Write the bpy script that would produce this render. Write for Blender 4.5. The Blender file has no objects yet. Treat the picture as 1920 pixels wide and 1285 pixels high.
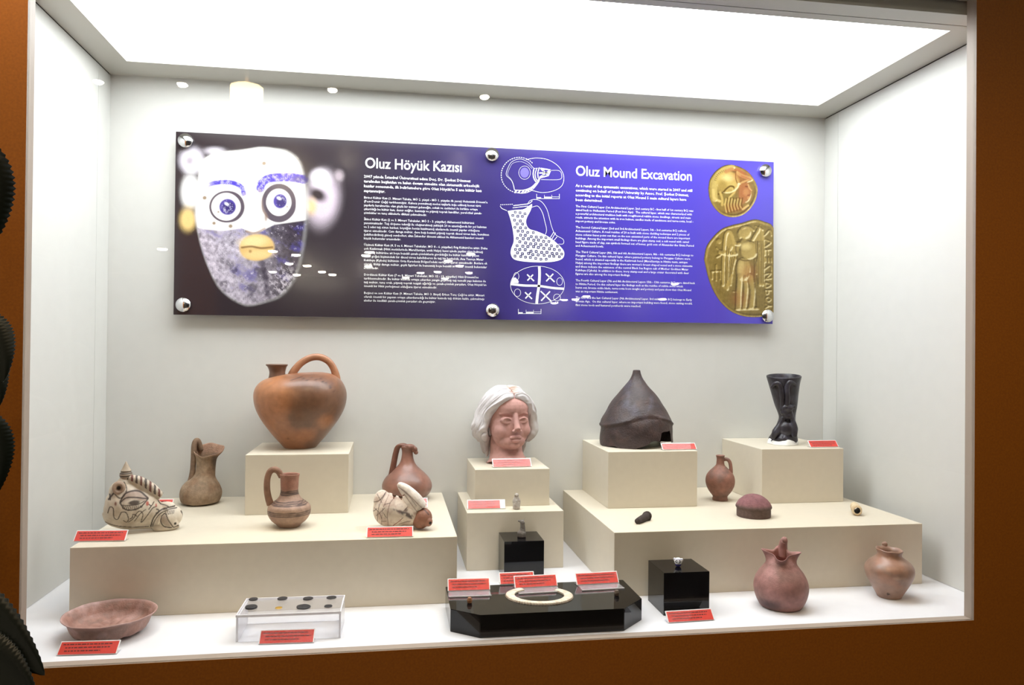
import bpy, bmesh, math, random
import numpy as np
from mathutils import Vector, Matrix
random.seed(7)
rng = np.random.default_rng(11)
scene = bpy.context.scene
COL = scene.collection

# ------------------------------------------------------------------ camera
CAM = Vector((0.797, -2.312, 0.5909))
CR = Vector((0.98764189, -0.15642702, 0.00969952))
CU = Vector((-0.01086259, -0.00658205, 0.99991934))
CF = Vector((0.15635056, 0.98766759, 0.00819991))
cd = bpy.data.cameras.new('camera'); cam = bpy.data.objects.new('camera', cd); COL.objects.link(cam)
cd.sensor_width = 36.0; cd.sensor_fit = 'HORIZONTAL'; cd.lens = 1427.06 / 1920 * 36.0
cd.clip_start = 0.05; cd.clip_end = 60
m = Matrix.Identity(4)
for i in range(3):
    m[i][0] = CR[i]; m[i][1] = CU[i]; m[i][2] = -CF[i]; m[i][3] = CAM[i]
cam.matrix_world = m
scene.camera = cam

# ------------------------------------------------------------------ world, exposure
w = bpy.data.worlds.new('world'); scene.world = w; w.use_nodes = True
bg = w.node_tree.nodes['Background']; bg.inputs[0].default_value = (1.0, 0.72, 0.45, 1); bg.inputs[1].default_value = 0.01
vs = scene.view_settings
vs.view_transform = 'Standard'; vs.look = 'None'; vs.exposure = 0.0; vs.gamma = 1.0; vs.use_curve_mapping = False
scene.cycles.use_denoising = True
scene.cycles.max_bounces = 10; scene.cycles.diffuse_bounces = 5; scene.cycles.glossy_bounces = 4
scene.cycles.transparent_max_bounces = 24; scene.cycles.sample_clamp_indirect = 8.0
PANEL_LIGHT = 9.6          # luminous ceiling of the case
LAMP_GLOW = 150.0           # bulbs of the hall lamps
WASH = 27.0                 # watts of the lamps that wash the front wall

# ------------------------------------------------------------------ helpers
def lin(c):
    c = np.asarray(c, float) / 255.0
    return np.where(c <= 0.04045, c / 12.92, ((c + 0.055) / 1.055) ** 2.4)
def rgba(c):
    l = lin(c); return (float(l[0]), float(l[1]), float(l[2]), 1.0)
def wave_noise(P, scale, seed=0, oct=3):
    r = np.random.default_rng(seed); out = np.zeros(len(P)); amp = 1.0; tot = 0
    for o in range(oct):
        for k in range(5):
            d = r.normal(size=3); d /= np.linalg.norm(d)
            out += amp * np.cos((P @ d) * 2 * math.pi / scale + r.uniform(0, 6.28) + 0.9 * np.sin(P @ r.normal(size=3) * 2.2 / scale))
        tot += amp * 2.2; amp *= 0.55; scale *= 0.5
    return np.clip(out / tot, -1, 1)
def sstep(a, b, x):
    t = np.clip((x - a) / (b - a), 0, 1); return t * t * (3 - 2 * t)

MATS = {}
def nodes_of(name):
    mt = bpy.data.materials.new(name); mt.use_nodes = True
    nt = mt.node_tree; return mt, nt, nt.nodes['Principled BSDF']
def plain(name, c, rough=0.5, metal=0.0, noise=0.0, nscale=40.0, bump=0.0, bscale=200.0, coat=0.0, spec=0.5):
    if name in MATS: return MATS[name]
    mt, nt, b = nodes_of(name); N = nt.nodes; L = nt.links
    b.inputs['Roughness'].default_value = rough; b.inputs['Metallic'].default_value = metal
    b.inputs['Coat Weight'].default_value = coat; b.inputs['Specular IOR Level'].default_value = spec
    tc = N.new('ShaderNodeTexCoord')
    nz = N.new('ShaderNodeTexNoise'); nz.inputs['Scale'].default_value = nscale; nz.inputs['Detail'].default_value = 4
    L.new(tc.outputs['Object'], nz.inputs['Vector'])
    rp = N.new('ShaderNodeValToRGB'); e = rp.color_ramp.elements
    base = lin(c)
    lo = np.clip(base * (1 - noise), 0, 1); hi = np.clip(base * (1 + noise), 0, 1)
    e[0].position = 0.3; e[0].color = (*lo, 1); e[1].position = 0.7; e[1].color = (*hi, 1)
    L.new(nz.outputs['Fac'], rp.inputs['Fac']); L.new(rp.outputs['Color'], b.inputs['Base Color'])
    if bump > 0:
        n2 = N.new('ShaderNodeTexNoise'); n2.inputs['Scale'].default_value = bscale; n2.inputs['Detail'].default_value = 3
        L.new(tc.outputs['Object'], n2.inputs['Vector'])
        bp = N.new('ShaderNodeBump'); bp.inputs['Strength'].default_value = bump; bp.inputs['Distance'].default_value = 0.002
        L.new(n2.outputs['Fac'], bp.inputs['Height']); L.new(bp.outputs['Normal'], b.inputs['Normal'])
    MATS[name] = mt; return mt
def painted(name, rough=0.6, bump=0.3, bscale=250.0, noise=0.18, nscale=60.0, coat=0.0, spec=0.4, alpha=False):
    """pigment comes from the mesh colour attribute, grain and relief from noise nodes"""
    if name in MATS: return MATS[name]
    mt, nt, b = nodes_of(name); N = nt.nodes; L = nt.links
    b.inputs['Roughness'].default_value = rough; b.inputs['Coat Weight'].default_value = coat
    b.inputs['Specular IOR Level'].default_value = spec; b.inputs['Coat Roughness'].default_value = 0.25
    at = N.new('ShaderNodeAttribute'); at.attribute_name = 'Col'
    tc = N.new('ShaderNodeTexCoord')
    nz = N.new('ShaderNodeTexNoise'); nz.inputs['Scale'].default_value = nscale; nz.inputs['Detail'].default_value = 6
    L.new(tc.outputs['Object'], nz.inputs['Vector'])
    mr = N.new('ShaderNodeMapRange'); mr.inputs['From Min'].default_value = 0.3; mr.inputs['From Max'].default_value = 0.7
    mr.inputs['To Min'].default_value = 1 - noise; mr.inputs['To Max'].default_value = 1 + noise
    L.new(nz.outputs['Fac'], mr.inputs['Value'])
    mx = N.new('ShaderNodeVectorMath'); mx.operation = 'SCALE'
    L.new(at.outputs['Color'], mx.inputs[0]); L.new(mr.outputs['Result'], mx.inputs['Scale'])
    L.new(mx.outputs['Vector'], b.inputs['Base Color'])
    if bump > 0:
        n2 = N.new('ShaderNodeTexNoise'); n2.inputs['Scale'].default_value = bscale; n2.inputs['Detail'].default_value = 4
        L.new(tc.outputs['Object'], n2.inputs['Vector'])
        bp = N.new('ShaderNodeBump'); bp.inputs['Strength'].default_value = bump; bp.inputs['Distance'].default_value = 0.002
        L.new(n2.outputs['Fac'], bp.inputs['Height']); L.new(bp.outputs['Normal'], b.inputs['Normal'])
    if alpha: L.new(at.outputs['Alpha'], b.inputs['Alpha'])
    MATS[name] = mt; return mt
def emitter(name, c, strength):
    if name in MATS: return MATS[name]
    mt = bpy.data.materials.new(name); mt.use_nodes = True; nt = mt.node_tree; nt.nodes.clear()
    e = nt.nodes.new('ShaderNodeEmission'); e.inputs[0].default_value = (*c, 1); e.inputs[1].default_value = strength
    o = nt.nodes.new('ShaderNodeOutputMaterial'); nt.links.new(e.outputs[0], o.inputs[0])
    MATS[name] = mt; return mt
def clear(name, tint=(1, 1, 1), ior=1.5, rough=0.0, haze=0.0, boost=1.0):
    """thin clear sheet: what is not mirrored at its surface passes straight through"""
    if name in MATS: return MATS[name]
    mt = bpy.data.materials.new(name); mt.use_nodes = True; nt = mt.node_tree; nt.nodes.clear(); N = nt.nodes; L = nt.links
    tr = N.new('ShaderNodeBsdfTransparent'); tr.inputs[0].default_value = (*tint, 1)
    gl = N.new('ShaderNodeBsdfGlossy'); gl.inputs['Roughness'].default_value = rough
    lw = N.new('ShaderNodeLayerWeight'); lw.inputs['Blend'].default_value = 0.5
    pw = N.new('ShaderNodeMath'); pw.operation = 'POWER'; pw.inputs[1].default_value = 5.0; L.new(lw.outputs['Facing'], pw.inputs[0])
    f0 = ((ior - 1) / (ior + 1)) ** 2 * boost
    ml = N.new('ShaderNodeMath'); ml.operation = 'MULTIPLY_ADD'; ml.use_clamp = True
    ml.inputs[1].default_value = 1 - f0; ml.inputs[2].default_value = f0; L.new(pw.outputs[0], ml.inputs[0])
    src = tr.outputs[0]
    if haze > 0:
        df = N.new('ShaderNodeBsdfDiffuse'); df.inputs[0].default_value = (0.95, 0.94, 0.98, 1)
        m0 = N.new('ShaderNodeMixShader'); m0.inputs[0].default_value = haze
        L.new(tr.outputs[0], m0.inputs[1]); L.new(df.outputs[0], m0.inputs[2]); src = m0.outputs[0]
    mx = N.new('ShaderNodeMixShader'); L.new(ml.outputs[0], mx.inputs[0]); L.new(src, mx.inputs[1]); L.new(gl.outputs[0], mx.inputs[2])
    o = N.new('ShaderNodeOutputMaterial'); L.new(mx.outputs[0], o.inputs[0])
    MATS[name] = mt; return mt

def put(name, me, mat=None, parent=None, loc=None):
    o = bpy.data.objects.new(name, me); COL.objects.link(o)
    if mat is not None:
        me.materials.clear(); me.materials.append(mat)
    if parent is not None: o.parent = parent
    if loc is not None: o.location = loc
    return o
def mesh_of(name, V, F, smooth=True):
    me = bpy.data.meshes.new(name); me.from_pydata([tuple(map(float, v)) for v in V], [], [tuple(map(int, f)) for f in F]); me.validate(); me.update()
    if smooth:
        me.polygons.foreach_set('use_smooth', [True] * len(me.polygons))
    return me
def set_col(me, C):
    C = np.asarray(C, float)
    if C.shape[1] == 3: C = np.hstack([C, np.ones((len(C), 1))])
    a = me.color_attributes.new('Col', 'FLOAT_COLOR', 'POINT'); a.data.foreach_set('color', C.astype(np.float32).ravel())
def thing(name, label, cat, loc=(0, 0, 0), rotz=0.0, group=None):
    o = bpy.data.objects.new(name, None); COL.objects.link(o); o.empty_display_size = 0.02
    o.location = loc; o.rotation_euler = (0, 0, rotz); tag(o, label, cat, group); return o
def tag(o, label, cat, group=None):
    o['label'] = label; o['category'] = cat
    if group: o['group'] = group
    return o
def box_mesh(name, x0, x1, y0, y1, z0, z1, bevel=0.0, seg=2):
    bm = bmesh.new(); bmesh.ops.create_cube(bm, size=1)
    for v in bm.verts:
        v.co = Vector(((x0 + x1) / 2 + v.co.x * (x1 - x0), (y0 + y1) / 2 + v.co.y * (y1 - y0), (z0 + z1) / 2 + v.co.z * (z1 - z0)))
    if bevel > 0: bmesh.ops.bevel(bm, geom=list(bm.edges), offset=bevel, segments=seg, affect='EDGES', profile=0.5)
    me = bpy.data.meshes.new(name); bm.to_mesh(me); bm.free(); return me
def box(name, x0, x1, y0, y1, z0, z1, mat, bevel=0.0, parent=None, seg=2):
    return put(name, box_mesh(name, x0, x1, y0, y1, z0, z1, bevel, seg), mat, parent)
def struct(o):
    o['kind'] = 'structure'; return o
def catmull(P, n):
    P = np.asarray(P, float); m_ = len(P)
    if m_ < 3:
        t = np.linspace(0, 1, n)[:, None]; return P[0] * (1 - t) + P[-1] * t
    Q = np.vstack([2 * P[0] - P[1], P, 2 * P[-1] - P[-2]])
    out = []
    for t in np.linspace(0, m_ - 1, n):
        i = min(int(t), m_ - 2); u = t - i; a, b, c, d = Q[i], Q[i + 1], Q[i + 2], Q[i + 3]
        out.append(0.5 * ((2 * b) + (-a + c) * u + (2 * a - 5 * b + 4 * c - d) * u * u + (-a + 3 * b - 3 * c + d) * u ** 3))
    return np.array(out)
def lathe(rings, seg=64, sub=5, mod=None, smooth_rings=True):
    """rings: (z, r, cx, cy) from the base up the outside, over the rim and down the inside"""
    R = np.array([(list(r) + [0, 0, 0])[:4] for r in rings], float)
    if smooth_rings: R = catmull(R, (len(R) - 1) * sub + 1)
    R[:, 1] = np.maximum(R[:, 1], 0.02)
    ph = np.linspace(0, 2 * math.pi, seg, endpoint=False)
    V = []; 
    for k, (z, r, cx, cy) in enumerate(R):
        rr = np.full(seg, r); zz = np.full(seg, z)
        if mod is not None: rr, zz = mod(ph, rr, zz, k / (len(R) - 1))
        V.append(np.stack([cx + rr * np.sin(ph), cy - rr * np.cos(ph), zz], 1))
    n = len(R); V = np.vstack(V); F = []
    for k in range(n - 1):
        for i in range(seg):
            j = (i + 1) % seg
            F.append((k * seg + i, k * seg + j, (k + 1) * seg + j, (k + 1) * seg + i))
    b0 = len(V); V = np.vstack([V, V[:seg].mean(0)[None], V[(n - 1) * seg:n * seg].mean(0)[None]])
    for i in range(seg):
        j = (i + 1) % seg
        F.append((b0, j, i)); F.append((b0 + 1, (n - 1) * seg + i, (n - 1) * seg + j))
    return V, F
def tube(path, rad, seg=12, n=24, flat=1.0, flat_dir=None):
    """a bent rod; flat < 1 thins it across flat_dir (a strap)"""
    P = catmull(path, n); rad = np.atleast_1d(np.asarray(rad, float))
    rr = np.interp(np.linspace(0, 1, n), np.linspace(0, 1, len(rad)), rad)
    V = []; F = []; prev = None
    for k in range(n):
        t = P[min(k + 1, n - 1)] - P[max(k - 1, 0)]; t = t / (np.linalg.norm(t) + 1e-9)
        if flat_dir is not None: a = np.asarray(flat_dir, float)
        elif prev is None: a = np.array([0, 1.0, 0]) if abs(t[1]) < 0.9 else np.array([1.0, 0, 0])
        else: a = prev
        a = a - t * (a @ t); a /= np.linalg.norm(a) + 1e-9; b = np.cross(t, a); prev = a
        for i in range(seg):
            an = 2 * math.pi * i / seg
            V.append(P[k] + rr[k] * (math.cos(an) * a + flat * math.sin(an) * b))
    for k in range(n - 1):
        for i in range(seg):
            j = (i + 1) % seg; F.append((k * seg + i, k * seg + j, (k + 1) * seg + j, (k + 1) * seg + i))
    F.append(tuple(range(seg - 1, -1, -1))); F.append(tuple((n - 1) * seg + i for i in range(seg)))
    return np.array(V), F
def ball(c, r, rot=None, seg=20, rings=12):
    c = np.asarray(c, float); r = np.broadcast_to(np.asarray(r, float), (3,))
    V = [[0, 0, -1]]
    for k in range(1, rings):
        th = -math.pi / 2 + math.pi * k / rings
        for i in range(seg):
            an = 2 * math.pi * i / seg; V.append([math.cos(th) * math.cos(an), math.cos(th) * math.sin(an), math.sin(th)])
    V.append([0, 0, 1]); V = np.array(V) * r; F = []
    for i in range(seg):
        j = (i + 1) % seg; F.append((0, 1 + j, 1 + i)); l = 1 + (rings - 2) * seg; F.append((len(V) - 1, l + i, l + j))
        for k in range(rings - 2):
            a = 1 + k * seg; F.append((a + i, a + j, a + seg + j, a + seg + i))
    if rot is not None:
        V = V @ np.array(Matrix.Rotation(rot[1], 3, rot[0]).transposed())
    return V + c, F
def merge(parts):
    Vs = []; Fs = []; o = 0
    for V, F in parts:
        Vs.append(np.asarray(V)); Fs += [tuple(i + o for i in f) for f in F]; o += len(V)
    return np.vstack(Vs), Fs
def blob(parts, voxel, smooth=3, lam=0.5):
    """fuse overlapping closed shapes into one skin"""
    V, F = merge(parts); me = mesh_of('tmp', V, F, False); o = bpy.data.objects.new('tmp', me); COL.objects.link(o)
    r = o.modifiers.new('r', 'REMESH'); r.mode = 'VOXEL'; r.voxel_size = voxel; r.adaptivity = 0
    dg = bpy.context.evaluated_depsgraph_get(); dg.update()
    ev = o.evaluated_get(dg); m2 = bpy.data.meshes.new_from_object(ev)
    n = len(m2.vertices); P = np.empty(n * 3); m2.vertices.foreach_get('co', P); P = P.reshape(-1, 3)
    E_ = np.empty(len(m2.edges) * 2, int); m2.edges.foreach_get('vertices', E_); E_ = E_.reshape(-1, 2)
    faces = [tuple(p.vertices) for p in m2.polygons]
    deg = np.bincount(E_.ravel(), minlength=n)[:, None].clip(1)
    for _ in range(smooth):
        S = np.zeros_like(P); np.add.at(S, E_[:, 0], P[E_[:, 1]]); np.add.at(S, E_[:, 1], P[E_[:, 0]])
        P = P + lam * (S / deg - P)
    bpy.data.objects.remove(o); bpy.data.meshes.remove(me); bpy.data.meshes.remove(m2)
    return P, faces
def seg_dist(Q, path):
    """distance of 2-D points Q to a polyline"""
    path = np.asarray(path, float); d = np.full(len(Q), 1e9)
    for a, b in zip(path[:-1], path[1:]):
        ab = b - a; t = np.clip(((Q - a) @ ab) / max(ab @ ab, 1e-9), 0, 1)
        d = np.minimum(d, np.linalg.norm(Q - (a + t[:, None] * ab), axis=1))
    return d
def in_poly(Q, poly):
    poly = np.asarray(poly, float); x, y = Q[:, 0], Q[:, 1]; ins = np.zeros(len(Q), bool)
    for (x1, y1), (x2, y2) in zip(poly, np.roll(poly, -1, 0)):
        c = ((y1 > y) != (y2 > y)); xx = (x2 - x1) * (y - y1) / (y2 - y1 + 1e-12) + x1
        ins ^= c & (x < xx)
    return ins
def poly_sd(Q, poly):
    d = seg_dist(Q, np.vstack([poly, poly[:1]])); return np.where(in_poly(Q, poly), -d, d)
def mixc(A, c, k):
    """lay pigment c (sRGB) over A with coverage k"""
    return A * (1 - k[:, None]) + lin(c)[None] * k[:, None]
def pigment(P, base, var, scale, seed, second=None, second_scale=None, second_amt=0.5):
    n = wave_noise(P, scale, seed)[:, None]
    C = lin(base)[None] * (1 + var * n)
    if second is not None:
        k = sstep(-0.1, 0.6, wave_noise(P, second_scale or scale * 2, seed + 5)) * second_amt
        C = mixc(C, second, k)
    return np.clip(C, 0, 1)

# ------------------------------------------------------------------ the case: walls, floor, ceiling
W, H = 2.2, 1.36
YF, YO = -0.776, -0.805               # inner and outer face of the front frame
X0, X1 = 0.1347, 2.0758               # clear opening of the frame
M_wall = plain('white_laminate', (207, 207, 203), 0.55, noise=0.015, nscale=30)
M_floor = plain('case_floor_white', (224, 224, 228), 0.5, noise=0.02, nscale=25)
M_gap = plain('joint_dark', (60, 58, 52), 0.8)
M_cream = plain('cream_laminate', (211, 202, 184), 0.45, noise=0.02, nscale=60)
M_brown = plain('brown_laminate', (164, 98, 22), 0.55, noise=0.12, nscale=220)
M_reveal = plain('frame_lip_beige', (160, 145, 132), 0.5)
M_alu = plain('painted_soffit', (184, 182, 174), 0.5)
struct(box('floor', -0.02, W + 0.02, YF, 0.02, -0.03, 0.0, M_floor))
struct(box('wall_back', -0.02, W + 0.02, 0.0, 0.02, 0.0, H + 0.08, M_wall))
for nm, xa, xb, ys in (('wall_left', -0.02, 0.0, -0.090), ('wall_right', W, W + 0.02, -0.076)):
    wl = struct(box(nm, xa - (0.004 if xa < 0 else -0.004), xb - (0.004 if xa < 0 else -0.004), YF, 0.0, 0.0, H + 0.08, M_gap))
    sx = -1 if xa < 0 else 1
    a, b = (xa, xb) if xa < 0 else (xa, xb)
    box('panel', a, b, ys + 0.0007, -0.0005, 0.0008, H - 0.003, M_wall, 0.0, wl)
    box('panel', a, b, YF, ys - 0.0007, 0.0008, H - 0.003, M_wall, 0.0, wl)
# luminous ceiling: white border strips round a recessed glowing sheet
OX0, OX1, OY0, OY1 = 0.08, 2.106, -0.687, -0.117
cl = struct(box('ceiling', -0.02, W + 0.02, -0.714, 0.02, H + 0.075, H + 0.095, M_wall))
for nm, c in (('border', (-0.0, OX0, -0.714, 0.0)), ('border', (OX1, W, -0.714, 0.0)), ('border', (OX0, OX1, OY1, 0.0)), ('border', (OX0, OX1, -0.714, OY0))):
    box(nm, c[0], c[1], c[2], c[3], H, H + 0.075, M_alu, 0.0, cl)
box('light_diffuser', OX0 - 0.0, OX1 + 0.0, OY0, OY1, H + 0.03, H + 0.04, emitter('diffuser_glow', (0.965, 0.985, 1.0), PANEL_LIGHT), 0.0, cl)
tr = struct(box('trim_5', 0.0, W, -0.771, -0.719, H - 0.001, H + 0.05, M_alu))
box('gasket', 0.0, W, -0.719, -0.714, H + 0.006, H + 0.05, M_gap, 0.0, tr)
# front wall round the glass
box_specs = (('trim_1', -1.4, X0, -1.0, 2.05), ('trim_2', X1, 3.6, -1.0, 2.05), ('trim_3', X0, X1, -1.0, 0.0), ('trim_4', X0, X1, 1.388, 2.05))
for nm, xa, xb, za, zb in box_specs:
    t = struct(box(nm, xa, xb, YO, YF, za, zb, M_brown))
    t.data.materials.append(M_reveal)
    for p in t.data.polygons:                # the lips of the opening are beige
        n_ = p.normal
        if (nm == 'trim_1' and n_.x > .5) or (nm == 'trim_2' and n_.x < -.5) or (nm == 'trim_3' and n_.z > .5) or (nm == 'trim_4' and n_.z < -.5): p.material_index = 1
M_glass = clear('case_glass', (0.985, 0.995, 0.99), 1.5)
gl = struct(box('window_1', X0, X1, -0.803, -0.797, 0.0, 1.388, M_glass))

# ------------------------------------------------------------------ the hall in front of the case
M_hall = plain('hall_plaster', (70, 55, 45), 0.9)
M_hallfloor = plain('hall_floor_tile', (60, 50, 44), 0.6)
struct(box('floor_hall', -5, 8, -15.5, YO, -1.0, -0.95, M_hallfloor))
struct(box('ceiling_hall', -5, 8, -15.5, YO, 2.05, 2.1, M_hall))
struct(box('wall_hall', -5, 8, -15.6, -15.5, -0.95, 2.05, M_hall))
M_bulb = emitter('lamp_glow_warm', (1.0, 0.86, 0.66), LAMP_GLOW)
M_brass = plain('lamp_metal', (150, 120, 80), 0.35, metal=0.9)
def hall_lamp(x, y, z, r, label, group):
    t = thing('ceiling_lamp', label, 'lamp', (x, y, z), 0, group)
    V, F = lathe([(0, 0.3 * r), (0.15 * r, 0.9 * r), (0.4 * r, r), (0.45 * r, 0.95 * r)], 20, 2)
    put('bulb', mesh_of('bulb', V, F), M_bulb, t)
    V, F = lathe([(0.42 * r, 1.08 * r), (0.62 * r, 1.08 * r), (0.66 * r, 0.3 * r)], 20, 1, smooth_rings=False)
    put('housing', mesh_of('housing', V, F), M_brass, t)
    if z < 2.0:
        V, F = tube([(0, 0, 0.6 * r), (0, 0, 2.05 - z)], 0.008, 8, 2); put('rod', mesh_of('rod', V, F), M_brass, t)
    return t
for x, y in [(-0.78, -3.14), (-0.78, -3.68), (-0.34, -3.64), (0.46, -3.58), (1.3, -3.54)]:
    hall_lamp(x, y, 2.0, 0.026, 'small round warm downlight in the hall ceiling near the case', 'near downlights of the hall')
for x, y, z in [(-0.98, -11.14, 2.0), (-0.69, -11.54, 2.0), (-0.96, -12.85, 2.0), (-0.69, -13.13, 2.0), (-1.38, -13.8, 1.94), (-0.94, -13.73, 1.89), (-0.48, -13.65, 1.95), (-0.29, -13.62, 1.9), (0.46, -10.92, 2.0), (0.39, -11.35, 2.0), (0.38, -12.95, 2.0), (1.97, -10.76, 2.0), (1.7, -11.78, 2.0), (1.95, -12.47, 2.0), (1.62, -13.32, 1.97), (1.31, -13.37, 1.95), (1.04, -13.41, 1.86), (2.19, -13.23, 1.96), (1.76, -13.3, 1.85), (3.75, -12.99, 1.42), (3.92, -12.96, 1.48), (4.13, -12.93, 1.49), (4.33, -12.9, 1.55), (5.71, -12.68, 1.51), (5.93, -12.64, 1.79), (-2.58, -11.26, 2.0)]:
    hall_lamp(x, y, z, 0.068, 'warm lamp bowl under the far end of the hall ceiling', 'far lamps of the hall')
# cylindrical pendant shade seen mirrored in the glass
pd = thing('pendant_lamp', 'glowing cream cylinder pendant lamp hanging in the hall', 'lamp', (0.077, -3.2, 1.70), 0)
V, F = lathe([(0, 0.076), (0.17, 0.078), (0.175, 0.07), (0.175, 0.02)], 40, 1, smooth_rings=False)
put('shade', mesh_of('shade', V, F, False), emitter('pendant_glow', (1.0, 0.78, 0.45), 22.0), pd)
V, F = tube([(0, 0, 0.17), (0, 0, 0.35)], 0.012, 10, 2); put('rod', mesh_of('rod', V, F), M_brass, pd)
# lamps that wash the brown front wall
for x, y, wt in ((-0.02, -1.0, 3.4), (1.25, -1.7, 1.3), (2.5, -1.8, 0.8)):
    d = hall_lamp(x, y, 2.0, 0.03, 'warm downlight in the hall ceiling close to the brown front wall', 'wall washing downlights')
    ld = bpy.data.lights.new('wash', 'SPOT'); ld.energy = WASH * wt; ld.color = (1.0, 0.72, 0.42); ld.spot_size = math.radians(130); ld.spot_blend = 0.8; ld.shadow_soft_size = 0.05
    lo = bpy.data.objects.new('wash_light', ld); COL.objects.link(lo); lo.parent = d; lo.location = (0, 0, -0.02)

# ------------------------------------------------------------------ plinths
HP, HB, HU = 0.1537, 0.3095, 0.2565
def plinth(name, label, x0, x1, y0, y1, z0, z1, mat=None, bev=0.0012):
    o = box(name, x0, x1, y0, y1, z0, z1, mat or M_cream, bev, None, 2); return tag(o, label, 'plinth')
plinth('display_platform', 'long cream platform on the case floor carrying the painted animal head and the banded jug', 0.119, 0.9526, -0.545, -0.001, 0.0, HP)
plinth('display_platform', 'long cream platform on the case floor carrying the domed lid and the small red jug', 1.328, 2.143, -0.5507, -0.001, 0.0, HP)
plinth('display_block', 'tall narrow cream block on the case floor under the block of the clay head', 1.000, 1.2623, -0.2963, -0.001, 0.0, HP)
plinth('display_block', 'small cream block carrying the white haired clay head', 1.0282, 1.238, -0.2226, -0.001, HP, HU)
plinth('display_block', 'cream block carrying the large brown basket handled jug', 0.427, 0.689, -0.259, -0.001, HP, HB)
plinth('display_block', 'cream block carrying the dark iron helmet', 1.389, 1.6477, -0.284, -0.001, HP, HB)
plinth('display_block', 'cream block carrying the black flared drinking cup', 1.849, 2.103, -0.268, -0.001, HP, HB)
M_black = plain('black_acrylic', (7, 7, 11), 0.04, noise=0.0, spec=0.4)
plinth('acrylic_cube', 'glossy black acrylic cube under the small animal figurine, before the middle cream block', 1.085, 1.188, -0.400, -0.299, 0.0, 0.101, M_black, 0.0008)
plinth('acrylic_cube', 'glossy black acrylic cube under the white bead, beside the trefoil jug', 1.401, 1.508, -0.690, -0.585, 0.0, 0.095, M_black, 0.0008)
# chamfered black plinth
def prism(name, pts, z0, z1, mat, bev=0.0008):
    bm = bmesh.new(); vs_ = [bm.verts.new((x, y, z0)) for x, y in pts]; f = bm.faces.new(vs_)
    r = bmesh.ops.extrude_face_region(bm, geom=[f])
    for v in [g for g in r['geom'] if isinstance(g, bmesh.types.BMVert)]: v.co.z = z1
    bmesh.ops.recalc_face_normals(bm, faces=bm.faces)
    bmesh.ops.bevel(bm, geom=list(bm.edges), offset=bev, segments=2, affect='EDGES')
    me = bpy.data.meshes.new(name); bm.to_mesh(me); bm.free(); return put(name, me, mat)
tag(prism('acrylic_plinth', [(0.9245, -0.572), (1.344, -0.572), (1.344, -0.708), (1.286, -0.766), (0.9815, -0.766), (0.9245, -0.722)], 0.0, 0.047, M_black),
    'low wide glossy black acrylic plinth with cut corners carrying the bone crescent', 'plinth')

# ------------------------------------------------------------------ information panel
PY = -0.031                                   # front face of the panel
def on_panel(px, py, y=PY):
    """layout of the printed artwork: photo position -> metres on the panel face"""
    d = CF + CR * ((px - 960) / 1427.06) - CU * ((py - 642.5) / 1427.06)
    t = (y - CAM.y) / d.y; q = CAM + d * t; return np.array([q.x, q.z])
PX0, PX1, PZ0, PZ1 = 0.1853, 2.0044, 0.6782, 1.1993
panel = thing('information_panel', 'wide printed panel with a bearded face, excavation text and gold coins on blue', 'panel', (0, 0, 0))
def panel_material():
    mt, nt, b = nodes_of('panel_print'); N = nt.nodes; L = nt.links
    tc = N.new('ShaderNodeTexCoord'); sp = N.new('ShaderNodeSeparateXYZ'); L.new(tc.outputs['Object'], sp.inputs[0])
    mr = N.new('ShaderNodeMapRange'); mr.inputs['From Min'].default_value = PX0; mr.inputs['From Max'].default_value = PX1
    L.new(sp.outputs['X'], mr.inputs['Value'])
    rp = N.new('ShaderNodeValToRGB'); e = rp.color_ramp.elements
    stops = [(0.0, (50, 42, 46)), (0.27, (50, 43, 50)), (0.40, (50, 43, 74)), (0.52, (54, 45, 106)), (0.64, (64, 53, 146)), (0.80, (74, 63, 170)), (1.0, (82, 73, 180))]
    e[0].position = 0; e[0].color = rgba(stops[0][1]); e[1].position = 1; e[1].color = rgba(stops[-1][1])
    for p_, c in stops[1:-1]:
        k = e.new(p_); k.color = rgba(c)
    L.new(mr.outputs['Result'], rp.inputs['Fac'])
    nz = N.new('ShaderNodeTexNoise'); nz.inputs['Scale'].default_value = 3.0; L.new(tc.outputs['Object'], nz.inputs['Vector'])
    m2 = N.new('ShaderNodeMapRange'); m2.inputs['To Min'].default_value = 0.85; m2.inputs['To Max'].default_value = 1.15; L.new(nz.outputs['Fac'], m2.inputs['Value'])
    sc = N.new('ShaderNodeVectorMath'); sc.operation = 'SCALE'; L.new(rp.outputs['Color'], sc.inputs[0]); L.new(m2.outputs['Result'], sc.inputs['Scale'])
    L.new(sc.outputs['Vector'], b.inputs['Base Color'])
    b.inputs['Roughness'].default_value = 0.12; b.inputs['Specular IOR Level'].default_value = 0.4
    return mt
bd = box('board', PX0, PX1, PY, PY + 0.006, PZ0, PZ1, panel_material(), 0.0005, panel)
bd.data.materials.append(plain('panel_edge_white', (225, 225, 230), 0.4))
for p in bd.data.polygons:
    if abs(p.normal.y) < 0.9: p.material_index = 1
M_chrome = plain('chrome', (225, 225, 228), 0.08, metal=1.0)
for px, py in ((349, 265), (922, 291), (1433, 321), (345, 572), (923, 582), (1437, 593)):
    u = on_panel(px, py); dm = [(0, 0.0115), (0.003, 0.0115), (0.007, 0.009), (0.0095, 0.005), (0.0105, 0.0005)]
    V, F = lathe(dm, 28, 3); V = np.stack([V[:, 0], -V[:, 2], V[:, 1]], 1)
    s_ = put('screw_cap', mesh_of('screw_cap', V, F), M_chrome, panel, (u[0], PY, u[1]))
    V, F = tube([(0, 0.0, 0), (0, -PY - 0.001, 0)], 0.006, 12, 2); put('standoff', mesh_of('standoff', V, F), M_chrome, s_)
M_ink = plain('white_ink', (236, 236, 240), 0.5)
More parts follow.
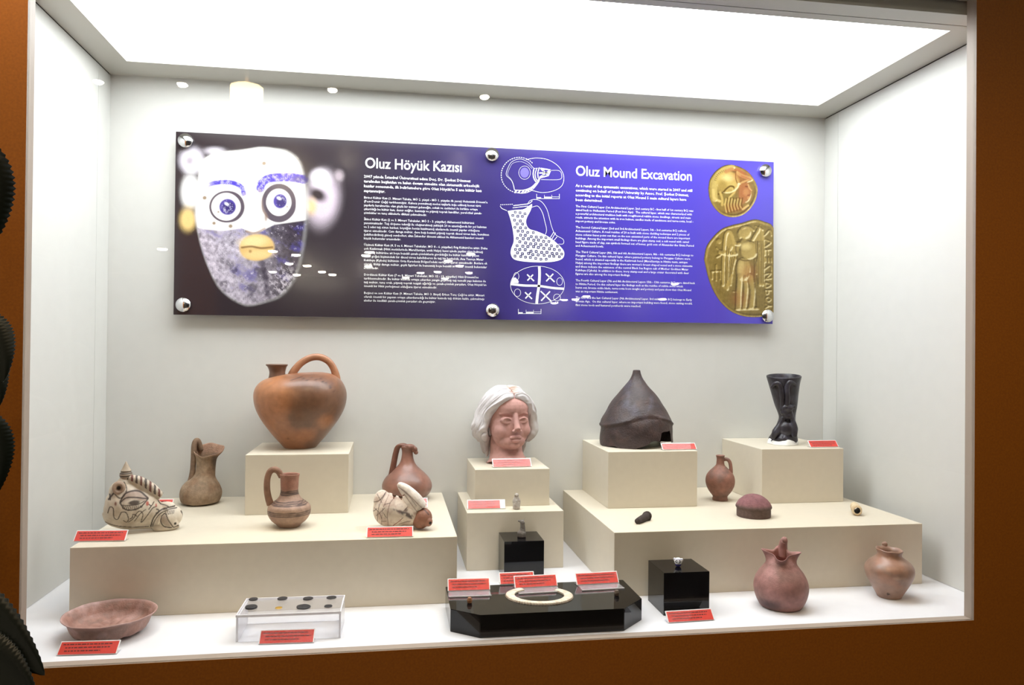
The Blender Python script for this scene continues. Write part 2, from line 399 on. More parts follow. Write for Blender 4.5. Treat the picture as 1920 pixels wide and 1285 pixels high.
def text_mesh(body, res=2, heavy=0.0):
    cu = bpy.data.curves.new('t', 'FONT'); cu.body = body; cu.size = 1.0; cu.resolution_u = res; cu.fill_mode = 'FRONT'; cu.offset = heavy
    o = bpy.data.objects.new('t', cu); COL.objects.link(o)
    dg = bpy.context.evaluated_depsgraph_get(); dg.update(); me = bpy.data.meshes.new_from_object(o.evaluated_get(dg))
    n = len(me.vertices); P = np.empty(n * 3); me.vertices.foreach_get('co', P); P = P.reshape(-1, 3)
    F = [tuple(p.vertices) for p in me.polygons]
    bpy.data.objects.remove(o); bpy.data.curves.remove(cu); bpy.data.meshes.remove(me)
    return P, F
def block(name, lines, left, first, pitch, right, size_ratio=0.78, res=1, heavy=0.0):
    """lines of print: first baseline at photo row `first`, `pitch` rows apart, the longest line reaching `right`"""
    parts = []; wmax = 0; tl = []
    for l in lines:
        V, F = text_mesh(l, res, heavy); tl.append((V, F)); wmax = max(wmax, V[:, 0].max())
    a = on_panel(left, first); bq = on_panel(left, first + pitch); pz = a[1] - bq[1]
    width = on_panel(right, first)[0] - a[0]; sx = width / wmax; sz = pz * size_ratio
    for i, (V, F) in enumerate(tl):
        Q = np.stack([a[0] + V[:, 0] * sx, np.full(len(V), PY - 0.0004), a[1] - pz * i + V[:, 1] * sz], 1); parts.append((Q, F))
    V, F = merge(parts); put(name, mesh_of(name, V, F, False), M_ink, panel)
TR = [["2007 yılında İstanbul Üniversitesi adına Doç. Dr. Şevket Dönmez", "tarafından başlatılan ve halen devam etmekte olan sistematik arkeolojik", "kazılar sonucunda, ilk belirlemelere göre Oluz Höyük'te 5 ana kültür katı", "saptanmıştır."],
["Birinci Kültür Katı (1. Mimari Tabaka, MÖ 2. yüzyıl - MÖ 1. yüzyılın ilk yarısı) Helenistik Dönem'e", "(Post-Demir Çağı) tarihlenmiştir. Kabaca yontulmuş moloz taşlarla inşa edilmiş konut türü", "yapılarla karakterize olan güçlü bir mimari geleneğin, sokak ve caddeleri ile birlikte ortaya", "çıkarıldığı bu kültür katı, demir miğfer, kumtaşı ve pişmiş toprak kandiller, yerel-ithal çanak-", "çömlekler ve tunç sikkelerle dikkati çekmektedir."],
["İkinci Kültür Katı (2 ve 3. Mimari Tabakalar, MÖ 5 - 3. yüzyıllar) Akhamenid kültürünü", "yansıtmaktadır. Taş döşeme tekniği ile oluşturulmuş yaklaşık 20 m uzunluğunda bir yol kalıntısı", "ve 2 adet taş sütun kaidesi, höyüğün henüz kazılmamış alanlarında önemli yapılar olduğuna", "işaret etmektedir. Cam damga mühür, deve başı betimli pişmiş toprak dinsel tören kabı, kemikten", "şekillendirilmiş güneş sembolleri, altın İskender dönemi sikkesi ile Akhamenid kaseleri önemli", "küçük buluntular arasındadır."],
["Üçüncü Kültür Katı (4, 5 ve 6. Mimari Tabakalar, MÖ 8 - 6. yüzyıllar) Frig Kültürü'ne aittir. Daha", "çok Kızılırmak (Hitit metinlerinde Maraššantiya, antik Halys) kavsi içinde yayılım alanı bulmuş", "olan Frig kültürüne ait boya bezekli çanak-çömleklerin görüldüğü bu kültür katında, geçen", "kadın göğsü biçimindeki bir dinsel tören kabı/biberon ile taş bir heykelcik, Ana Tanrıça Matar", "Kubileya (Kybele) kültünün Orta Karadeniz Bölgesi'ndeki varlığına işaret etmektedir. Bunlara ek", "olarak, fildişi damga mühür, geyik figürleri ile bezenmiş boya bezekli iri krater önemli buluntular", "arasındadır."],
["Dördüncü Kültür Katı (7 ve 8. Mimari Tabakalar, MÖ 15 - 13. yüzyıllar) Hitit Dönemi'ne", "tarihlenmektedir. Bu kültür katında ortaya çıkarılan yangın geçirmiş taş temelli yapı kalıntısı ile", "taş mühür, tunç orak, pişmiş toprak tezgah ağırlığı ve çanak-çömlek parçaları, Oluz Höyük'ün", "önemli bir Hitit yerleşmesi olduğuna işaret etmektedir."],
["Beşinci ve son Kültür Katı (9. Mimari Tabaka, MÖ 3. Binyıl) Erken Tunç Çağı'na aittir. Mimari", "olarak önemli bir yapının ortaya çıkarılamadığı bu kültür katında taş döküm kalıbı, çakmaktaşı", "aletler ile özellikli çanak-çömlek parçaları ele geçmiştir."]]
EN = [["As a result of the systematic excavations, which were started in 2007 and still", "continuing on behalf of Istanbul University by Assoc. Prof. Şevket Dönmez,", "according to the initial reports at Oluz Mound 5 main cultural layers have", "been determined."],
["The First Cultural Layer (1st Architectural Layer, 2nd century BC - first half of 1st century BC) was", "dated back to Hellenistic Period (Post Iron Age).  The cultural layer, which was characterized with", "a powerful architectural tradition built with roughhewed rubble stone dwellings, streets and main", "roads, attracts the attention with its iron helmet, candles made of sandstone and terra-cotta, local -", "import pottery and bronze coins."],
["The Second Cultural Layer (2nd and 3rd Architectural Layers, 5th - 3rd centuries BC) reflects", "Achaemenid Culture. A road residue of 20 m built with stone cladding technique and 2 pieces of", "stone column bases point out that on the non excavated parts of the mound there are important", "buildings. Among the important small findings there are glass stamp seal, a cult vessel with camel", "head figure made of clay, sun symbols formed out of bones, gold coin of Alexander the Grate Period", "and Achaemenid bowls."],
["The Third Cultural Layer (4th, 5th and 6th Architectural Layers, 8th - 6th centuries BC) belongs to", "Phrygian Culture. On this cultural layer, where painted pottery belong to Phrygian Culture were", "found, which is situated especially in the Kızılırmak bend (Maraššantiya in Hittite texts, antique", "Halys) among the important findings there are woman's breast shaped vessel and a stone statuette", "and these indicate the existence of the central Black Sea Region cult of Mother Goddess Matar", "Kubileya (Cybele). In addition to these, ivory stamp-seal and a large crater decorated with deer", "figures are also among the important findings."],
["The Fourth Cultural Layer (7th and 8th Architectural Layers 15th - 13th centuries BC) were dated back", "to Hittite Period. On this cultural layer the findings such as the residue of rubble stone which", "burnt out, bronze sickle blade, terra-cotta loom weight and pottery and pans show that Oluz Mound", "was an important Hittite settlement."],
["The fifth and the last Cultural Layer (9th Architectural Layer, 3rd millennium BC) belongs to Early", "Bronze Age.  On this cultural layer, where no important building were found, stone casting mould,", "flint stone tools and featured potsherds were reached."]]
def col(z0, sc, ox, oy): return lambda x, y: (ox + x / sc, oy + y / sc)
za = col(0, 3.671, 660, 270)
block('heading_text', ['Oluz Höyük Kazısı'], 684, 314.5, 34, 865.5, 0.80, 4, 0.014)
for k, (ln_, y0, p_, r_) in enumerate(zip(TR, (228, 372, 521, 697, 903, 1029), (33, 26.3, 26.4, 26.6, 26, 26), (903, 914, 917, 914, 912, 908))):
    block('paragraph_text', ln_, 682.4, za(0, y0)[1] + 1.0, p_ / 3.671, r_, 0.80 if k == 0 else 0.83, 1, 0.016 if k == 0 else 0.004)
zb = col(0, 4.146, 1060, 290)
block('heading_text', ['Oluz Mound Excavation'], 1079, 329, 33, 1297, 0.80, 4, 0.014)
for k, (ln_, y0, p_, r_) in enumerate(zip(EN, (246, 405, 568, 760, 981, 1115), (36.7, 28.8, 28.8, 28.4, 28.4, 29), (1298, 1300, 1301, 1300, 1303, 1298))):
    block('paragraph_text', ln_, 1079.3, zb(0, y0)[1] + 1.0, p_ / 4.146, r_, 0.80 if k == 0 else 0.83, 1, 0.016 if k == 0 else 0.004)

# printed photographs: a fine sheet whose mesh colours are the ink
def print_sheet(name, x0, y0, sc, wpx, hpx, step, paint):
    nx = int(wpx / step) + 1; ny = int(hpx / step) + 1
    gx, gy = np.meshgrid(np.arange(nx) * step, np.arange(ny) * step); Q = np.stack([gx.ravel(), gy.ravel()], 1)
    C, A = paint(Q)
    pos = np.array([on_panel(x0 + q[0] / sc, y0 + q[1] / sc) for q in Q])
    V = np.stack([pos[:, 0], np.full(len(pos), PY - 0.0003), pos[:, 1]], 1)
    idx = np.arange(nx * ny).reshape(ny, nx)
    quads = np.stack([idx[:-1, :-1], idx[1:, :-1], idx[1:, 1:], idx[:-1, 1:]], -1).reshape(-1, 4)
    keep = A[quads].max(1) > 0.01; quads = quads[keep]
    used = np.unique(quads); mp = np.full(nx * ny, -1); mp[used] = np.arange(len(used))
    me = mesh_of(name, V[used], mp[quads], False); set_col(me, np.hstack([np.clip(C, 0, 1), A[:, None]])[used])
    return put(name, me, painted('printed_photo', 0.14, 0.0, 1, 0.0, alpha=True), panel)
def el(Q, c, r, soft, rot=0.0):
    d = Q - np.array(c); ca, sa = math.cos(rot), math.sin(rot)
    u = (d[:, 0] * ca + d[:, 1] * sa) / r[0]; v = (-d[:, 0] * sa + d[:, 1] * ca) / r[1]
    rr = np.sqrt(u * u + v * v); s = soft / min(r); return 1 - sstep(1 - s, 1 + s, rr)
def stroke(Q, pts, wd, soft=4, n=24):
    return 1 - sstep(wd - soft, wd + soft, seg_dist(Q, catmull(pts, n)))
def paint_face(Q):
    P3 = np.hstack([Q, np.zeros((len(Q), 1))]); n1 = wave_noise(P3, 60, 3, 4); n2 = rng.normal(size=len(Q)) * 0.35 + wave_noise(P3, 44, 4, 4) * 1.1
    C = np.tile(lin((50, 42, 46)), (len(Q), 1)); A = np.zeros(len(Q))
    def lay(c, k, a=True):
        nonlocal C, A
        k = np.clip(k, 0, 1); C = mixc(C, c, k)
        if a: A = np.maximum(A, k)
    lay((200, 194, 206), el(Q, (130, 235), (84, 92), 34)); lay((160, 150, 160), el(Q, (118, 235), (20, 22), 16) * .8)
    lay((196, 190, 200), el(Q, (270, 175), (70, 26), 22)); lay((236, 234, 234), el(Q, (122, 430), (64, 118), 30)); lay((222, 192, 128), el(Q, (106, 600), (56, 78), 30))
    lay((196, 182, 196), el(Q, (938, 478), (112, 178), 60, 0.12)); lay((236, 228, 238), el(Q, (925, 340), (66, 58), 34)); lay((186, 172, 180), el(Q, (1040, 330), (34, 40), 26) * .8)
    lay((52, 44, 48), el(Q, (908, 446), (54, 36), 22, .5)); lay((214, 182, 140), el(Q, (868, 520), (34, 48), 24))
    head = np.array([(165, 370), (185, 250), (250, 195), (330, 178), (430, 168), (500, 158), (560, 150), (640, 158), (720, 175), (785, 225), (820, 310), (838, 420), (842, 560), (830, 720), (795, 900), (740, 1010), (670, 1080), (590, 1110), (520, 1128), (460, 1130), (380, 1092), (290, 1010), (225, 880), (180, 740), (150, 560)], float)
    sd = poly_sd(Q, catmull(np.vstack([head, head[:1]]), 120)[:-1])
    edge = 12 + 14 * sstep(560, 820, Q[:, 0]) + 6 * sstep(900, 1100, Q[:, 1])
    k = 1 - sstep(-edge, edge, sd); lay((244, 241, 238), k)
    lay((206, 196, 192), k * el(Q, (770, 300), (110, 120), 80) * .8); lay((224, 218, 216), k * el(Q, (170, 560), (40, 110), 36) * .6); lay((220, 214, 214), k * el(Q, (800, 480), (40, 140), 34) * .8)
    # beard
    bl_ = np.array([(120, 640), (220, 660), (330, 668), (440, 652), (500, 682), (560, 670), (640, 630), (870, 598), (900, 1200), (100, 1200)], float)
    kb = (1 - sstep(-6, 6, poly_sd(Q, bl_))) * k
    t = np.clip((Q[:, 0] - 180) / 650, 0, 1); base = lin((178, 170, 184))[None] * (1 - sstep(.3, .9, t)[:, None]) + lin((58, 50, 64))[None] * sstep(.3, .9, t)[:, None]
    base = base * (1 + 0.35 * n2[:, None]).clip(.25, 1.8); bluek = sstep(.1, .9, wave_noise(P3, 190, 6, 3) + .35 * n2) * .6
    base = mixc(base, (62, 54, 140), bluek); base = mixc(base, (36, 30, 44), sstep(.3, .9, -wave_noise(P3, 120, 8, 3) + .3 * n2 + .25 * t) * .6)
    base = mixc(base, (215, 208, 214), sstep(.55, 1.2, n2 * .8 - .3 * t) * .8)
    base = mixc(base, (196, 188, 198), el(Q, (700, 1000), (110, 90), 70) * sstep(-.2, .6, n2) * .8)
    C = C * (1 - kb[:, None]) + base * kb[:, None]
    lay((50, 42, 60), kb * stroke(Q, [(560, 850), (585, 940), (600, 1060)], 16, 10) * .7, False)
    # brows
    nb = sstep(-.9, .2, n2)
    lay((74, 62, 176), stroke(Q, [(175, 432), (235, 385), (310, 368), (390, 374), (440, 402), (452, 440)], 15, 6) * (.65 + .35 * nb) * sstep(165, 290, Q[:, 0]), False)
    lay((72, 58, 170), stroke(Q, [(556, 405), (566, 372), (610, 345), (690, 338), (760, 340), (822, 352)], 27, 5) * (.6 + .4 * nb), False)
    lay((90, 80, 100), el(Q, (790, 350), (40, 20), 14) * .5, False)
    # eyes
    for c, r, th, ir, ic in (((345, 520), (100, 92), 7, (52, 50), (352, 521)), ((668, 495), (92, 102), 15, (42, 45), (676, 486))):
        d = np.abs(np.sqrt(((Q[:, 0] - c[0]) / r[0]) ** 2 + ((Q[:, 1] - c[1]) / r[1]) ** 2) - 1) * min(r)
        wd = th + 5 * sstep(0, 80, (Q[:, 0] - c[0])) * (1 if th < 10 else 0) + (4 * sstep(0, 60, Q[:, 1] - c[1]) if th > 10 else 0)
        lay((62, 48, 66), (1 - sstep(wd - 4, wd + 3, d)) * .95, False)
        lay((76, 64, 142), el(Q, ic, ir, 5), False); lay((44, 36, 84), el(Q, (ic[0] + 8, ic[1] + 4), (ir[0] * .7, ir[1] * .72), 8) * .7, False)
        lay((190, 186, 210), el(Q, ic, (ir[0] * .8, ir[1] * .8), 8) * sstep(.5, 1.0, n2) * .8, False); lay((226, 224, 240), el(Q, (ic[0] - 6, ic[1] - 18), (14, 9), 5, .5) * .9, False)
    # nose, mouth, pits
    lay((206, 192, 184), stroke(Q, [(455, 440), (470, 540), (455, 610)], 10, 10) * .45, False); lay((170, 150, 140), stroke(Q, [(552, 420), (560, 520), (590, 590)], 12, 10) * .55, False)
    lay((250, 247, 244), el(Q, (520, 610), (62, 64), 18), False); lay((150, 126, 112), stroke(Q, [(470, 672), (520, 682), (580, 655)], 7, 6) * .8, False); lay((120, 96, 84), el(Q, (588, 590), (9, 26), 7) * .7, False)
    lay((206, 172, 112), el(Q, (532, 772), (108, 82), 8, -.08), False); lay((232, 206, 152), el(Q, (510, 735), (80, 34), 20, -.1) * .8, False); lay((228, 198, 140), el(Q, (540, 815), (84, 26), 16, -.05) * .7, False)
    lay((120, 88, 50), stroke(Q, [(440, 772), (500, 766), (560, 776), (628, 770)], 6, 5) * .9, False); lay((150, 116, 70), el(Q, (492, 796), (9, 9), 5) * .8, False)
    for c, r in (((577, 252), 13), ((210, 465), 13), ((268, 622), 11), ((370, 640), 13), ((295, 552), 7), ((720, 520), 6)): lay((120, 92, 56), el(Q, c, (r, r * .9), 4) * .85, False)
    C = C * (1 + 0.03 * rng.normal(size=len(Q)))[:, None]
    return C, A
print_sheet('face_photo', 320, 230, 3.295, 1120, 1160, 3.6, paint_face)

def relief_shade(Q, hgt, nx, ny, step, c_lo, c_hi, k=0.04):
    G = hgt.reshape(ny, nx)
    for _ in range(3):
        Gp = np.pad(G, 1, mode='edge'); G = (Gp[1:-1, 1:-1] * 4 + Gp[:-2, 1:-1] + Gp[2:, 1:-1] + Gp[1:-1, :-2] + Gp[1:-1, 2:]) / 8
    gy_, gx_ = np.gradient(G, step); s = np.clip(0.46 + k * (-gy_ * 14 - gx_ * 9), 0, 1).ravel()
    return lin(c_lo)[None] * (1 - s[:, None]) + lin(c_hi)[None] * s[:, None], s
def coin_paint(outline, features, red, step, wpx, hpx, clip_x=None, tones=None):
    nx = int(wpx / step) + 1; ny = int(hpx / step) + 1
    def f(Q):
        sd = poly_sd(Q, catmull(np.vstack([outline, outline[:1]]), 90)[:-1]); h = 14 * sstep(14, 0, np.abs(sd + 10)) * 0.6
        for kind, a, b, amp in features:
            if kind == 'e': h = h + amp * np.sqrt(np.clip(1 - (((Q[:, 0] - a[0]) / b[0]) ** 2 + ((Q[:, 1] - a[1]) / b[1]) ** 2), 0, None))
            elif kind == 's': h = h + amp * np.sqrt(np.clip(1 - (seg_dist(Q, catmull(a, 20)) / b) ** 2, 0, None))
            elif kind == 'p': h = h + amp * sstep(3, -9, poly_sd(Q, np.array(a, float)))
        P3 = np.hstack([Q, np.zeros((len(Q), 1))]); h = h + 1.6 * wave_noise(P3, 40, 9, 3)
        C, s = relief_shade(Q, h, nx, ny, step, (62, 50, 22), (196, 172, 104))
        C = mixc(C, (132, 116, 66), np.full(len(Q), .25) * sstep(0.5, 0.0, h / 20))
        C = mixc(C, (204, 182, 116), sstep(4, 15, h) * .45); C = mixc(C, (112, 98, 54), sstep(3, -2, h) * .35)
        if tones is not None: C = tones(Q, C)
        for c, r, k in red: C = mixc(C, (168, 84, 52), el(Q, c, r, min(r) * .8) * k)
        hi = sstep(.72, .98, s); C = mixc(C, (250, 240, 200), hi * .7) * np.array([.72, .68, .58])
        A = 1 - sstep(-3, 2, sd)
        if clip_x is not None: A = A * (Q[:, 0] < clip_x)
        return C * (1 + .05 * rng.normal(size=len(Q)))[:, None], A
    return f
o1 = np.array([(105, 280), (118, 210), (165, 148), (230, 112), (300, 115), (375, 150), (425, 205), (455, 275), (445, 350), (405, 420), (345, 468), (270, 482), (200, 462), (145, 410), (115, 350)], float)
f1 = [('e', (238, 228), (92, 84), 22), ('s', [(152, 352), (150, 270), (168, 200), (210, 152), (275, 130)], 20, 9), ('e', (368, 305), (44, 74), 16), ('s', [(300, 150), (302, 205), (330, 240), (412, 214)], 10, 9)]
def head_tones(Q, C):
    def lay(c, k):
        nonlocal C
        C = mixc(C, c, np.clip(k, 0, 1))
    lay((196, 176, 112), stroke(Q, [(150, 352), (148, 270), (166, 198), (210, 150), (275, 128)], 20, 5) * .8)
    for k in range(9):
        a = 3.35 + .16 * k; lay((112, 90, 40), stroke(Q, [(236 + 62 * math.cos(a), 236 + 62 * math.sin(a)), (236 + 88 * math.cos(a), 236 + 88 * math.sin(a))], 3, 2, 4) * .8)
    lay((196, 174, 106), el(Q, (240, 228), (78, 70), 8)); lay((232, 214, 158), el(Q, (246, 202), (40, 22), 18) * .8); lay((140, 116, 60), el(Q, (205, 262), (34, 40), 18) * .6)
    lay((180, 118, 84), stroke(Q, [(232, 158), (275, 142), (320, 150), (352, 178)], 13, 6) * .7); lay((206, 178, 118), stroke(Q, [(310, 168), (350, 190), (408, 213), (350, 238), (312, 262)], 12, 4)); lay((180, 118, 84), stroke(Q, [(340, 190), (405, 214)], 5, 3) * .7); lay((104, 78, 38), stroke(Q, [(302, 152), (300, 205), (312, 244)], 3, 2)); lay((96, 68, 34), stroke(Q, [(345, 247), (405, 222)], 4, 2, 4) * .9)
    lay((164, 120, 76), (1 - sstep(-4, 4, poly_sd(Q, K_([(325, 250), (360, 238), (388, 240), (392, 270), (414, 292), (402, 306), (409, 322), (402, 346), (376, 376), (346, 392), (322, 340)])))))
    lay((206, 166, 112), el(Q, (372, 304), (20, 24), 12) * .8); lay((218, 184, 130), stroke(Q, [(388, 250), (396, 275), (412, 292)], 4, 3)); lay((86, 52, 30), el(Q, (376, 264), (11, 5), 3)); lay((104, 60, 38), stroke(Q, [(384, 326), (404, 324)], 3, 2, 4)); lay((208, 166, 114), el(Q, (392, 345), (11, 11), 5) * .8)
    lay((96, 74, 34), stroke(Q, [(178, 318), (210, 305), (232, 282), (262, 262), (290, 272), (286, 308), (262, 326)], 6, 4)); lay((176, 152, 88), el(Q, (258, 294), (16, 14), 6)); lay((200, 176, 110), stroke(Q, [(302, 262), (290, 305), (258, 340), (222, 392)], 7, 4)); lay((192, 168, 102), stroke(Q, [(190, 306), (204, 350), (204, 395)], 8, 4))
    for k in range(6):
        x = 232 + 21 * k; lay((104, 80, 38), stroke(Q, [(x + 11, 346), (x + 4, 392), (x + 14, 450 - 5 * k)], 5, 4)); lay((204, 180, 114), stroke(Q, [(x, 352 + 6 * (k % 2)), (x - 7, 396), (x + 2, 446 - 6 * k)], 4.5, 3) * .9)
    lay((208, 186, 122), stroke(Q, [(142, 290), (150, 348), (188, 368)], 9, 3)); lay((218, 192, 128), stroke(Q, [(350, 425), (388, 398)], 7, 3))
    return C
K_ = lambda l: np.array(l, float)
print_sheet('coin_photo', 1300, 280, 3.778, 470, 500, 3.6, coin_paint(o1, f1, [((350, 190), (70, 40), .5), ((365, 300), (50, 60), .45), ((300, 420), (80, 30), .3)], 3.6, 470, 500, None, head_tones))
o2 = np.array([(75, 780), (92, 690), (140, 620), (200, 565), (270, 538), (340, 522), (430, 497), (500, 512), (566, 552), (590, 700), (590, 1000), (566, 1160), (500, 1184), (420, 1190), (340, 1180), (260, 1145), (190, 1080), (140, 1000), (105, 910)], float)
f2 = [('e', (365, 590), (44, 46), 24), ('s', [(325, 575), (318, 600), (330, 625)], 9, 10), ('s', [(345, 560), (385, 548), (425, 575)], 9, 10), ('e', (395, 715), (66, 66), 24), ('e', (360, 660), (34, 30), 12), ('e', (352, 850), (54, 84), 24), ('s', [(330, 900), (322, 1000), (318, 1120)], 20, 20), ('s', [(365, 910), (372, 1000), (360, 1120)], 16, 18), ('s', [(400, 900), (420, 1000), (410, 1110)], 20, 18),
      ('s', [(300, 740), (250, 742), (190, 730)], 15, 18), ('s', [(325, 672), (290, 665), (268, 600), (250, 582), (228, 610), (218, 700), (212, 800), (210, 960)], 13, 15), ('s', [(270, 690), (245, 760), (240, 990)], 11, 13), ('s', [(295, 780), (275, 850), (262, 960)], 10, 11), ('s', [(420, 640), (450, 590), (470, 560), (488, 600), (495, 720), (492, 960)], 12, 14), ('s', [(455, 660), (468, 800), (470, 960)], 11, 12), ('s', [(440, 780), (445, 880)], 10, 10),
      ('s', [(440, 545), (492, 572)], 5, 9), ('s', [(470, 540), (462, 590)], 5, 9), ('s', [(160, 820), (160, 930)], 6, 10), ('s', [(132, 870), (132, 920)], 6, 10), ('s', [(190, 865), (190, 920)], 6, 10), ('s', [(130, 866), (192, 862)], 6, 10), ('s', [(165, 700), (200, 740), (165, 765)], 7, 10), ('e', (180, 650), (22, 20), 9), ('s', [(300, 1135), (460, 1130)], 8, 9), ('s', [(280, 1008), (306, 1010)], 5, 8)] + \
     [('s', [(325 + 14 * k, 800), (318 + 14 * k, 920)], 3, 5) for k in range(5)] + [('e', (395 + 26 * k, 1122), (13, 10), 9) for k in range(3)]
def wing_tones(Q, C):
    def lay(c, k):
        nonlocal C
        C = mixc(C, c, np.clip(k, 0, 1))
    for pl in ([(332, 668), (292, 655), (270, 600), (250, 578), (228, 604), (216, 720), (208, 985), (232, 1000), (262, 962), (290, 880), (304, 790)], [(428, 640), (452, 596), (470, 556), (490, 600), (502, 740), (496, 960), (466, 985), (446, 860), (440, 740)]):
        lay((190, 166, 100), (1 - sstep(-8, 4, poly_sd(Q, K_(pl)))) * .55)
    for k in range(5):
        lay((92, 76, 38), stroke(Q, [(238 + 14 * k, 690 + 14 * k), (228 + 13 * k, 820), (222 + 12 * k, 970 - 22 * k)], 3.2, 2) * .8); lay((92, 76, 38), stroke(Q, [(440 + 13 * k, 650), (448 + 12 * k, 800), (452 + 11 * k, 950)], 3, 2) * .7)
    lay((84, 68, 34), stroke(Q, [(322, 640), (300, 700), (310, 760), (305, 880), (296, 1110)], 6, 5) * .6); lay((84, 68, 34), stroke(Q, [(456, 660), (452, 760), (430, 880), (446, 1100)], 6, 5) * .6); lay((232, 212, 150), el(Q, (372, 690), (36, 22), 14) * .7); lay((226, 204, 140), el(Q, (340, 840), (22, 50), 16) * .6); lay((100, 82, 42), stroke(Q, [(320, 778), (370, 790), (430, 776)], 4, 3) * .8)
    return C
K_ = lambda l: np.array(l, float)
# legend down the right-hand rim
LT = [[(505, 610), (540, 575), (552, 612)], [(508, 640), (548, 660), (512, 690)], [(508, 715), (548, 712)], [(508, 712), (510, 750)], [(528, 714), (530, 745)], [(510, 770), (512, 800)], [(530, 770), (532, 800)], [(550, 770), (552, 800)], [(505, 850), (545, 825), (552, 862)], [(510, 885), (550, 880), (512, 920), (552, 915)], [(510, 945), (550, 960), (512, 980), (510, 945)], [(510, 1000), (552, 1000)], [(510, 1000), (515, 1026), (530, 1024), (532, 1002)], [(530, 1045), (512, 1060), (530, 1078), (550, 1062), (530, 1045)], [(510, 1095), (530, 1110), (510, 1125)], [(530, 1110), (555, 1110)]]
f2 += [('s', l, 5, 11) for l in LT]
print_sheet('coin_photo', 1300, 280, 3.778, 570, 1210, 3.8, coin_paint(o2, f2, [((390, 880), (50, 60), .35), ((330, 1060), (60, 50), .3)], 3.8, 570, 1210, 568, wing_tones))

# line drawings: white ribbons and flat shapes
def ribbon(pts, wd, closed=False, n=None):
    P = np.asarray(pts, float)
    if closed: P = np.vstack([P, P[:1]])
    if n: P = catmull(P, n)
    T = np.gradient(P, axis=0); T /= np.linalg.norm(T, axis=1)[:, None] + 1e-9; N_ = np.stack([-T[:, 1], T[:, 0]], 1) * wd / 2
    V = np.vstack([P + N_, P - N_]); m_ = len(P); return V, [(i, i + 1, m_ + i + 1, m_ + i) for i in range(m_ - 1)]
def arc(c, r, a0, a1, n=40): 
    a = np.linspace(a0, a1, n); return np.stack([c[0] + r[0] * np.cos(a), c[1] + r[1] * np.sin(a)], 1)
def flat(pts): return np.asarray(pts, float), [tuple(range(len(pts)))]
def drawing(name, parts, dy=0.0004, mat=None):
    V, F = merge(parts); pos = np.array([on_panel(900 + v[0] / 3.672, 270 + v[1] / 3.672) for v in V])
    me = mesh_of(name, np.stack([pos[:, 0], np.full(len(pos), PY - dy), pos[:, 1]], 1), F, False); return put(name, me, mat or M_ink, panel)
M_inkblue = plain('blue_ink', (34, 27, 84), 0.3)
M_inkpale = plain('pale_blue_ink', (104, 94, 180), 0.3)
d1 = []
for k in range(34):
    a0 = math.pi * 0.36 + k * (math.pi * 1.42) / 34
    d1.append(ribbon(arc((270, 215), (124, 122), a0, a0 + 0.075, 4), 4.5))
d1.append(ribbon([(318, 108), (390, 97), (470, 110), (540, 155), (576, 220), (565, 285), (510, 322), (430, 335), (355, 320)], 2.6, n=60))
d1.append(ribbon([(236, 318), (225, 270), (210, 245), (180, 212), (195, 160), (220, 122), (275, 104), (330, 125), (368, 165), (400, 168)], 1.8, n=50))
d1.append(ribbon([(240, 322), (232, 285), (215, 245), (190, 212), (205, 165), (228, 132), (280, 122), (325, 140), (358, 170)], 1.2, n=50))
d1.append(ribbon(arc((307, 198), (40, 46), 0, 6.3), 1.8))
d1 += [ribbon([(372, 168), (366, 205), (372, 240), (390, 268)], 7, n=14), ribbon([(392, 165), (380, 205), (385, 240), (402, 262)], 5, n=14), ribbon([(408, 162), (398, 200), (400, 235)], 6, n=12)]
for a, b in (((415, 168), (486, 180)), ((486, 180), (470, 218)), ((470, 218), (408, 235)), ((415, 168), (470, 218)), ((486, 180), (410, 230)), ((440, 172), (430, 228)), ((408, 200), (478, 198))): d1.append(ribbon([a, b], 8))
d1 += [ribbon([(486, 182), (545, 185), (562, 215), (545, 245), (420, 246)], 2, n=30), ribbon([(240, 318), (300, 318), (350, 300), (385, 268), (408, 235)], 5, n=30), ribbon([(242, 336), (300, 340), (355, 320), (400, 268), (412, 240)], 3, n=30)]
for k in range(9):
    t = k / 8; a = catmull([(246, 320), (310, 318), (360, 295), (404, 240)], 9)[k]; d1.append(ribbon([a + (8, -2), a + (-8, 18)], 9))
drawing('vessel_drawing', d1)
drawing('vessel_drawing_tint', [flat(arc((307, 198), (30, 35), 0, 6.1, 30))], 0.0003, M_inkpale)
for ox, oy in ((390, 345), (264, 1137)):
    sb = [ribbon([(ox, oy + 32), (ox + 156, oy + 32)], 3), ribbon([(ox, oy), (ox, oy + 36)], 3), ribbon([(ox + 53, oy + 6), (ox + 53, oy + 34)], 2), ribbon([(ox + 104, oy + 6), (ox + 104, oy + 34)], 2), ribbon([(ox + 156, oy), (ox + 156, oy + 34)], 3), ribbon([(ox, oy + 27), (ox + 30, oy + 27)], 9), ribbon([(ox + 53, oy + 27), (ox + 104, oy + 27)], 9), ribbon([(ox + 53, oy + 20), (ox + 156, oy + 20)], 2)]
    drawing('scale_bar', sb)
body = catmull([(190, 462), (240, 455), (300, 450), (335, 428), (358, 415), (350, 455), (322, 510), (318, 548), (340, 585), (400, 605), (470, 638), (530, 685), (572, 730), (580, 765), (560, 795), (500, 812), (400, 816), (300, 810), (235, 795), (212, 760), (215, 720), (232, 670), (228, 610), (215, 540), (200, 490)], 90)
jd = [flat(body[::-1])]
